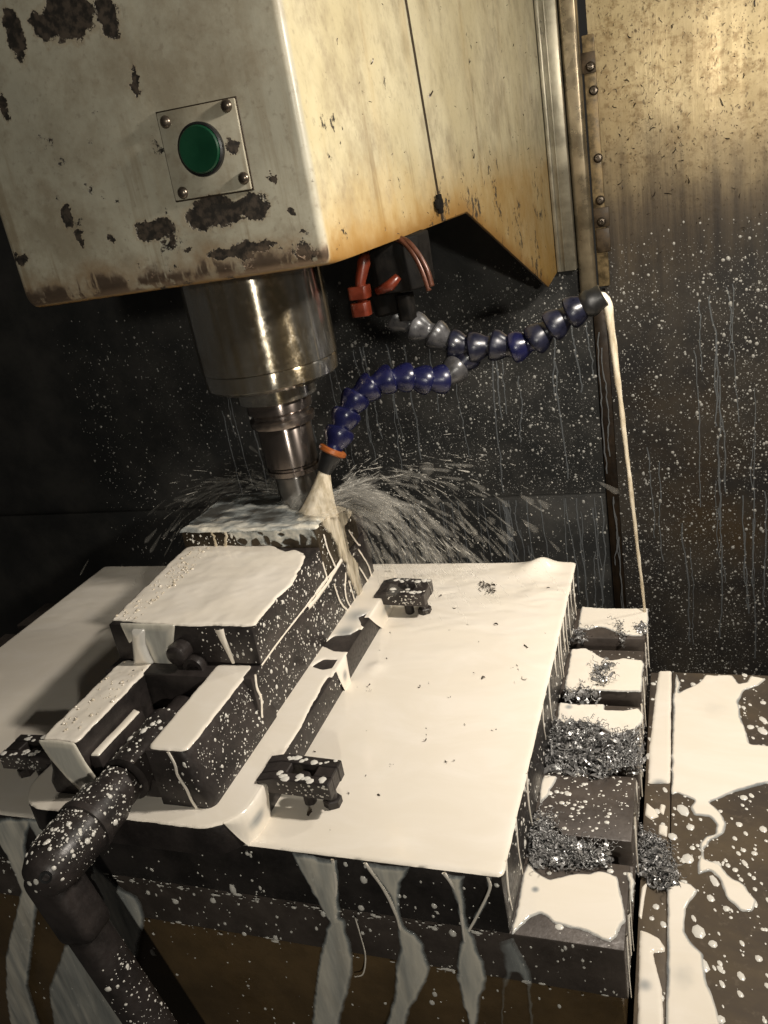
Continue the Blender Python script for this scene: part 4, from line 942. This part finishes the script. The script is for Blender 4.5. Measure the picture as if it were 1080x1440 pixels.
# splash crown round the point of impact and fringe over the front edge of the block
rg = np.random.default_rng(77)
cool('coolant_splash', 'churning cream where the jet strikes the block', ('z', .1100), [[(hit[0] + .019 * math.cos(a) * (1 + .25 * math.sin(3 * a)), hit[1] + .021 * math.sin(a) * (1 + .2 * math.cos(5 * a))) for a in np.linspace(0, 6.1, 22)]], 'jet', h=.0050, w=.014, res=.0007, warp=.005, ws=160, wave=.005, wvs=170, inner=.9, rim=.25, seed=18)
ho = [[(cx + rx * math.cos(a) * (1 + .25 * math.sin(2 * a + cx * 900)), cz + rz * math.sin(a)) for a in np.linspace(0, 5.9, 14)] for cx, cz, rx, rz in ((-.3415, .1000, .0034, .0030), (-.3300, .0985, .0048, .0032), (-.3190, .1008, .0026, .0040), (-.3115, .0972, .0038, .0022), (-.2985, .0990, .0060, .0036), (-.2865, .1002, .0026, .0050), (-.2795, .0985, .0020, .0040), (-.3230, .1068, .0030, .0008), (-.3050, .1065, .0022, .0010))]
cool('coolant_fringe', 'lacy fringe of coolant over the front edge of the block', ('y', .5311), [[(-.354, .1106), (-.278, .1106), (-.2760, .104), (-.2785, .0950), (-.290, .0972), (-.305, .0950), (-.318, .0962), (-.332, .0948), (-.345, .0965), (-.348, .104)]], 'film', holes=ho, h=.0012, w=.0016, res=.0004, warp=.0024, ws=150, inner=.6, rim=.6, seed=16, smooth=1, fade=True, mottle=.4, mscale=(150, 200))
its = []
for x in (-.368, -.3545):
    n_k = 8; zz = np.linspace(.1095, .0955, n_k); its.append((np.stack([x + .0015 * np.cumsum(rg.normal(0, .5, n_k)), np.full(n_k, .5308), zz], 1), rg.uniform(.0006, .0015) * (1 + .4 * rg.random(n_k)), ((0, 1, 0), .5)))
tag(tubes('coolant_drips', its, 'jet', 7, .75), 'white drips hanging down the front of the block', 'coolant', None, 'stuff')

# ------------------------------------------------------------------ spray thrown off the cutter
def spray(name, label, n, cone, seed, src, vmin, vmax, tmax, lmin=.004, lmax=.018, wmed=.00042, mat='spray'):
    r = np.random.default_rng(seed); V, F = [], []
    nc = max(12, n // 26); w = r.random(nc) ** 2 + .05; cl = r.choice(nc, n, p=w / w.sum())
    az = np.radians(r.uniform(cone[0], cone[1], nc)[cl] + r.normal(0, 6.0, n)); elv = np.radians(r.uniform(cone[2], cone[3], nc)[cl] + r.normal(0, 2.5, n))
    sp = r.uniform(vmin, vmax, nc)[cl] * r.normal(1, .14, n); tc = r.uniform(.02, 1, nc) ** 1.1
    tt = np.clip(np.where(r.random(n) < .25, r.random(n), tc[cl] + r.normal(0, .10, n)), .012, 1.15) * tmax
    vel = np.stack([np.cos(az) * np.cos(elv), np.sin(az) * np.cos(elv), np.sin(elv)], 1) * sp[:, None]
    P = np.asarray(src) + vel * tt[:, None] + r.normal(0, .004, (n, 3)); P[:, 2] -= 4.9 * tt ** 2
    Vn = vel.copy(); Vn[:, 2] -= 9.8 * tt; Vn /= np.linalg.norm(Vn, axis=1)[:, None]
    ok = (P[:, 2] > .004) & ~((P[:, 0] > -.40) & (P[:, 0] < -.277) & (P[:, 2] < .112) & (P[:, 1] > .4) & (P[:, 1] < .612)); P, Vn = P[ok], Vn[ok]; n = len(P)
    L = r.uniform(lmin, lmax, n) * (.5 + .9 * r.random(n)); w = wmed * np.exp(r.normal(0, .45, n))
    up = np.array([.3, .2, .9]); s = np.cross(Vn, up); s /= np.linalg.norm(s, axis=1)[:, None]; b = np.cross(Vn, s)
    A = np.empty((n, 14, 3)); A[:, 0] = P + Vn * (L * .5)[:, None]; A[:, 13] = P - Vn * (L * .5)[:, None]
    for ri, (kx, kw) in enumerate(((.34, 1.), (.05, .8), (-.28, .45))):
        for k in range(4):
            a = k * math.pi / 2
            A[:, 1 + ri * 4 + k] = P + Vn * (L * kx)[:, None] + (s * math.cos(a) + b * math.sin(a)) * (w * kw)[:, None]
    tri = []
    for k in range(4):
        j = (k + 1) % 4
        tri += [(0, 1 + k, 1 + j), (13, 9 + j, 9 + k)]
        for q_ in (1, 5): tri += [(q_ + k, q_ + 4 + k, q_ + 4 + j), (q_ + k, q_ + 4 + j, q_ + j)]
    tri = np.array(tri); F = (tri[None] + (np.arange(n) * 14)[:, None, None]).reshape(-1, 3)
    return tag(pyd(name, A.reshape(-1, 3), F, mat, None, True), label, 'spray', None, 'stuff')
spray('coolant_spray', 'fine coolant spray flying to the right of the cutter', 420, (-12, 78, -25, 36), 11, (-.270, .572, .116), .35, 1.1, .19, .003, .014, .00017)
spray('coolant_spray', 'soft feathery sheets of spray to the right of the cutter', 760, (-12, 78, -25, 38), 14, (-.270, .572, .116), .3, 1.05, .19, .012, .036, .0015, 'veil')
spray('coolant_spray', 'loose flying coolant beads right of the cutter', 460, (-20, 85, -15, 50), 16, (-.270, .572, .116), .3, 1.4, .22, .0008, .0022, .00035)
spray('coolant_spray', 'faint coolant streaks flying to the left of the cutter', 420, (112, 200, -5, 35), 12, (-.335, .60, .116), .6, 1.8, .20, .003, .014, .00016)
spray('coolant_spray', 'soft veils of spray low on the left of the cutter', 520, (115, 200, -8, 26), 15, (-.335, .60, .114), .4, 1.5, .20, .014, .040, .0014, 'veil')
spray('coolant_spray', 'foamy churn of coolant hiding the foot of the cutter', 520, (-180, 180, 5, 55), 17, (-.303, .574, .1125), .1, .42, .07, .006, .018, .0024, 'veil')

# ------------------------------------------------------------------ droplets
r_ = np.random.default_rng(3)
def wallband(a, b): return np.clip((.21 - b) / .13, 0, 1) * (.35 + .65 * np.clip((a + .95) / .6, 0, 1)) * np.clip(.70 + .9 * vnoise(a * 9, b * 6, 88, 3), .25, 1)
P1, N1 = on_rect(('y', 1.4998), (-.128, .30), (-.85, .24), 9500, wallband, 1)
P2, N2 = on_rect(('y', 1.4898), (-1.3, -.152), (-.262, .24), 12500, lambda a, b: wallband(a, b) * .8, 2)
P3, N3 = on_rect(('y', 1.4818), (-1.3, -.152), (-.80, -.265), 7500, lambda a, b: wallband(a, b) * .75, 4)
P = np.vstack([P1, P2, P3]); N = np.vstack([N1, N2, N3])
rad = lognorm(len(P), .00082, .55, .0004, .0030, 5)
drops('coolant_droplets', P, N, rad, 'drop', 1 + .5 * r_.random(len(P)) ** 3, (0, 0, -1), .5, 'many pale droplets beading on the dark back wall', 'droplets')
P4, N4 = on_rect(('y', 1.4998), (-.128, .30), (-.85, .20), 16000, wallband, 6); P5, N5 = on_rect(('y', 1.4898), (-1.1, -.152), (-.262, .20), 20000, wallband, 7); P6, N6 = on_rect(('y', 1.4818), (-1.1, -.152), (-.8, -.265), 11000, wallband, 8)
P = np.vstack([P4, P5, P6]); N = np.vstack([N4, N5, N6])
drops('coolant_mist', P, N, lognorm(len(P), .00050, .35, .00025, .0010, 9), 'mistdrop', 1.2, (0, 0, -1), .4, 'fine pale mist of tiny droplets on the dark back wall', 'droplets')
its = []
for k in range(130):
    x = r_.uniform(-.95, .20); z0 = r_.uniform(-.42, .12); L = r_.uniform(.10, .38); n = 26
    yw = 1.4995 if x > -.128 else (1.4895 if z0 - L > -.25 else 1.4815)
    if x <= -.128: z0 = min(z0, .06) if z0 - L > -.25 else min(z0, -.27)
    zz = z0 - L * np.linspace(0, 1, n); xx = x + .010 * np.cumsum(r_.normal(0, 1, n)) / 5 * .55
    its.append((np.stack([xx, np.full(n, yw), zz], 1), r_.uniform(.0007, .0016) * (.7 + .6 * r_.random(n)), ((0, 1, 0), .4)))
tag(tubes('coolant_runs', its, 'trickle', 6), 'thin bluish coolant runs trickling down the dark wall', 'coolant', None, 'stuff')

def face_drops(name, label, specs, med, sg=.55, lo=.0002, hi=.0022, seed=0, elong=.4, edir=(0, 0, -1), hk=.5):
    PP, NN = [], []
    for i, (pl, u, v_, n) in enumerate(specs):
        a, b = on_rect(pl, u, v_, n, None, seed * 31 + i); PP.append(a); NN.append(b)
    P = np.vstack(PP); N = np.vstack(NN); r = np.random.default_rng(seed)
    return drops(name, P, N, lognorm(len(P), med, sg, lo, hi, seed + 1), 'drop', 1 + elong * 2 * r.random(len(P)) ** 2, edir, hk, label, 'droplets')
face_drops('coolant_droplets', 'white droplets speckling the right side of the vise', [
    (('x', -.27385), (.397, .60), (.0225, .0640), 620), (('x', -.27335), (.412, .528), (.067, .0935), 260), (('x', -.2744), (.533, .60), (.068, .108), 120),
    (('y', .3945), (-.2795, -.2745), (.024, .06), 12), (('x', -.2503), (.36, .48), (.002, .019), 90)], .00034, .6, .0002, .0016, 21)
face_drops('coolant_droplets', 'sparse droplets on the dark front faces of jaw and rail', [
    (('y', .4098), (-.318, -.276), (.067, .093), 60), (('y', .3208), (-.306, -.276), (.024, .062), 45), (('y', .5312), (-.396, -.345), (.097, .108), 40)], .00040, .5, .0002, .0014, 22)
face_drops('coolant_droplets', 'droplets strewn over the table ledges and plate side', [
    (('z', ZT + .0001), (-.098, -.042), (.40, .455), 200), (('z', ZT + .0001), (-.098, -.042), (.548, .607), 110), (('z', ZT - .0258), (-.098, -.042), (.604, .628), 70),
    (('z', ZT + .0001), (-.098, -.042), (.473, .531), 80), (('x', -.1003), (.321, .68), (-.041, -.002), 240), (('x', -.0398), (.322, .67), (-.079, -.044), 160),
    (('z', ZT + .0001), (-.098, -.042), (.3205, .378), 40)], .00052, .65, .0002, .0024, 23, .25, (1, 0, 0), .3)
face_drops('coolant_droplets', 'droplets and blots scattered on the brown way cover', [
    (('z', ZC + .0001), (-.019, .14), (.22, .65), 1700), (('z', ZC - .0019), (-.0375, -.021), (.25, .64), 90)], .00062, .85, .0002, .0042, 24, .55, (.4, -.9, 0), .24)
face_drops('coolant_droplets', 'few droplets on the dark front of plate, table and saddle', [
    (('y', .3183), (-.41, -.102), (-.041, -.004), 110), (('y', .3193), (-.60, -.042), (-.079, -.044), 240), (('y', .3213), (-.5, -.045), (-.20, -.084), 170)], .00050, .65, .0002, .0024, 25, .5)
face_drops('coolant_droplets', 'broken white dashes along the joint between plate and table', [(('y', .3180), (-.48, -.103), (-.0465, -.0405), 170), (('y', .3193), (-.48, -.05), (-.083, -.078), 70)], .00042, .5, .0002, .0012, 27, 1.6, (1, 0, 0))
rg = np.random.default_rng(28); n = 300; yy = rg.uniform(.328, .3945, n); zz = rg.uniform(.023, .060, n)
P = np.stack([np.interp(zz, [.0215, .030, .040, .058, .0635], [-.2725, -.2715, -.2765, -.2785, -.2815]), yy, zz], 1)
drops('coolant_droplets', P, np.tile(np.array([[.99, 0, .14]]), (n, 1)), lognorm(n, .00032, .55, .00015, .0012, 29), 'drop', 1.2, (0, 0, -1), .45, 'small droplets on the sloping side of the right rail', 'droplets')
# channel, keeper, clamps, handle: spots on upward faces
sp = []
face_drops('coolant_droplets', 'dense white spots in the channel between the vise rails', [
    (('z', .0363), (-.349, -.309), (.327, .405), 190)], .00105, .5, .0004, .0020, 26, .5, (.1, 1, 0))
def cyl_drops(p, d, r, L, n, seed, up):
    rg = np.random.default_rng(seed); u, v, w = frame(d); a = rg.random(n) * 2 * math.pi; h = rg.random(n) * L
    N = u[None] * np.cos(a)[:, None] + v[None] * np.sin(a)[:, None]
    P = np.asarray(p) + w[None] * h[:, None] + N * r
    k = rg.random(n) < np.clip(.35 + N @ np.asarray(up), .02, 1); return P[k], N[k]
parts = [cyl_drops((HX, .3045, HZ), (0, -1, 0), .0165, .052, 1000, 31, (.25, -.15, .9)), cyl_drops((HX, .3205, HZ), (0, -1, 0), .0135, .016, 160, 32, (.2, 0, .9)),
         cyl_drops(h0 + D * .05, D, .0128, .16, 800, 33, (.9, 0, .1)), cyl_drops((-.331, .324, .038), (0, 1, 0), .0155, .050, 260, 34, (0, 0, 1))]
# rounded socket end
rg = np.random.default_rng(35); n = 160; a = rg.random(n) * 2 * math.pi; e = rg.uniform(.1, 1.35, n)
N = np.stack([np.cos(a) * np.cos(e), -np.sin(e), np.sin(a) * np.cos(e)], 1); P = np.array([HX, .2565, HZ]) + N * np.array([.0160, .0165, .0160]); k = N[:, 2] > -.35
parts.append((P[k], N[k]))
P = np.vstack([p for p, _ in parts]); N = np.vstack([n for _, n in parts])
rad = lognorm(len(P), .00030, .8, .00012, .0021, 36)
rad = np.where((P[:, 1] > .3235) & (P[:, 1] < .38) & (P[:, 2] > .045), rad * 1.5, rad)
drops('coolant_droplets', P, N, rad, 'drop', 1.0 + .3 * rg.random(len(P)), (0, 1, 0), .5, 'white droplets speckling the vise handle', 'droplets')
# clamps
parts = []
for x0, x1, y0, y1 in ((-.2560, -.2070, .3455, .3690), (-.2570, -.2120, .5760, .6040), (-.4600, -.4110, .3450, .3690)):
    cw = (y1 - y0) * .30
    lo_, hi_ = (x0 + .013, x1 - .001) if x0 > -.4 else (x0 + .001, x1 - .013)
    for ya, yb in ((y0 + .001, y0 + cw - .0005), (y1 - cw + .0005, y1 - .001)): 
        A_, B_ = on_rect(('z', .0268), (lo_, hi_), (ya, yb), 15, None, int(abs(x0 + ya) * 1e5))
        nose_, tail_ = (x0, x1) if x0 > -.4 else (x1, x0); s_ = 1 if x0 > -.4 else -1
        A_[:, 2] = .0281 + (.0263 - .0281) * (A_[:, 0] - (nose_ + s_ * .012)) / (tail_ - nose_ - s_ * .012); parts.append((A_, B_))
    parts.append(on_rect(('y', y0 - .0001), (lo_, hi_), (.0165, .0255), 44, None, int(abs(x0) * 1e5)))
P = np.vstack([p for p, _ in parts]); N = np.vstack([n for _, n in parts])
drops('coolant_droplets', P, N, np.where(N[:, 2] > .5, lognorm(len(P), .0014, .4, .0006, .0026, 38), lognorm(len(P), .00045, .4, .0003, .001, 39)), 'drop', 1.15, (1, 0, 0), .2, 'white blots on the hold-down clamps', 'droplets')
# foam bubbles along the left of the jaw and on the left rail
A_, B_ = on_rect(('z', .0966), (-.388, -.366), (.412, .53), 170, None, 41); C_, D_ = on_rect(('z', .0655), (-.386, -.360), (.33, .41), 50, None, 42)
P = np.vstack([A_, C_]); N = np.vstack([B_, D_])
drops('foam_bubbles', P, N, lognorm(len(P), .0006, .5, .0003, .0016, 43), 'foam', 1., (1, 0, 0), .7, 'tan foam bubbles on the left of jaw and rail', 'foam')

# ------------------------------------------------------------------ chips and swarf
def heap(nm, n, z, hh, size, seed):
    q = in_poly(OUT[nm], n, seed) + np.random.default_rng(seed + 9).normal(0, .0016, (n, 2)); sd = sd_poly(q[:, 0], q[:, 1], np.asarray(OUT[nm])); r = np.random.default_rng(seed)
    top = hh * np.clip(sd / .008, 0, 1) * (.45 + 1.1 * (vnoise(q[:, 0] * 220, q[:, 1] * 220, seed) + .5))
    return np.stack([q[:, 0], q[:, 1], z + .0006 + top * r.random(n) ** .4], 1)
P = np.vstack([heap('heapA', 1700, ZT, .008, .003, 51)]); tag(curls('metal_chips', P, .0043, 'chip', .6, 51, .75), 'glittering heap of steel chips on the table, far heap', 'chips', None, 'stuff')
P = np.vstack([heap('heapB', 1100, ZT, .005, .003, 52)]); tag(curls('metal_chips', P, .0040, 'chip', .6, 52, .75), 'glittering band of steel chips along the front slot', 'chips', None, 'stuff')
P = np.vstack([heap('heapC', 900, ZC, .009, .003, 53)]); tag(curls('metal_chips', P, .0040, 'chip', .6, 53, .75), 'clump of steel chips in the gutter beside the table', 'chips', None, 'stuff')
P = np.vstack([heap('heapD', 120, ZT + .0015, .003, .003, 54), heap('heapE', 70, ZT, .003, .003, 55), heap('heapF', 130, ZT, .003, .003, 56), heap('heapG', 50, ZT + .001, .004, .003, 57), heap('heapH', 50, ZT + .0015, .002, .003, 58)])
tag(curls('metal_chips', P, .0036, 'chip', .6, 54), 'stray steel shavings on the rear table ledges', 'chips', None, 'stuff')
P = np.vstack([heap('heapP', 60, .0024, .001, .002, 59), np.array([(-.1716, .422, .0027), (-.2059, .3349, .0027), (-.231, .472, .0027), (-.2285, .474, .0027), (-.155, .50, .0027), (-.152, .57, .0027)])])
sx, _ = on_rect(('z', .0019), (-.245, -.105), (.33, .675), 46, None, 90); P = np.vstack([P, sx])
tag(curls('metal_chips', P, .0026, 'sliver', .15, 59), 'few dark slivers floating on the coolant sheet', 'chips', None, 'stuff')
its = []
rg = np.random.default_rng(63)
for nm, cnt, z0 in (('heapA', 190, ZT), ('heapB', 110, ZT), ('heapC', 80, ZC), ('heapD', 9, ZT), ('heapF', 10, ZT), ('heapG', 5, ZT), ('heapH', 6, ZT), ('heapE', 5, ZT)):
    for q_ in in_poly(OUT[nm], cnt, 64 + cnt):
        az = rg.uniform(0, 6.28); L = rg.uniform(.004, .012); turns = rg.uniform(1, 3.5); rad_ = rg.uniform(.0006, .0016); t = np.linspace(0, 1, 22)
        d = np.array([math.cos(az), math.sin(az), rg.uniform(-.1, .5)]); u, v_2, w_ = frame(d)
        C_ = np.array([q_[0], q_[1], z0 + rg.uniform(.002, .008)])[None] + w_[None] * (t * L)[:, None] + u[None] * (rad_ * np.cos(turns * 6.28 * t))[:, None] + v_2[None] * (rad_ * np.sin(turns * 6.28 * t))[:, None]
        its.append((C_, .00022, None))
tag(tubes('curled_swarf', its, 'chip', 5), 'thin curly steel strings tangled in the chip heaps', 'chips', None, 'stuff')
# swarf stuck to the stained wall
P, N = on_rect(('y', 1.4985), (-.11, .30), (.16, .60), 1500, lambda a, b: .25 + .75 * np.clip((b - .2) / .15, 0, 1), 61)
tag(curls('swarf', P, .0052, 'sliver', 1.4, 61, .42), 'dark swarf slivers stuck to the yellow stained wall', 'swarf', None, 'stuff')
P, N = on_rect(('x', HXR + .0018), (.49, 1.44), (.30, .60), 420, lambda a, b: np.where((a < .75) & (b < .36), 1., .3), 62)
P[:, 0] = np.where(P[:, 1] < .757, HXR + .0003, P[:, 0])
tag(curls('swarf', P, .0034, 'sliver', 1.2, 62, .5), 'tiny dark specks stuck to the side of the cream head', 'swarf', None, 'stuff')
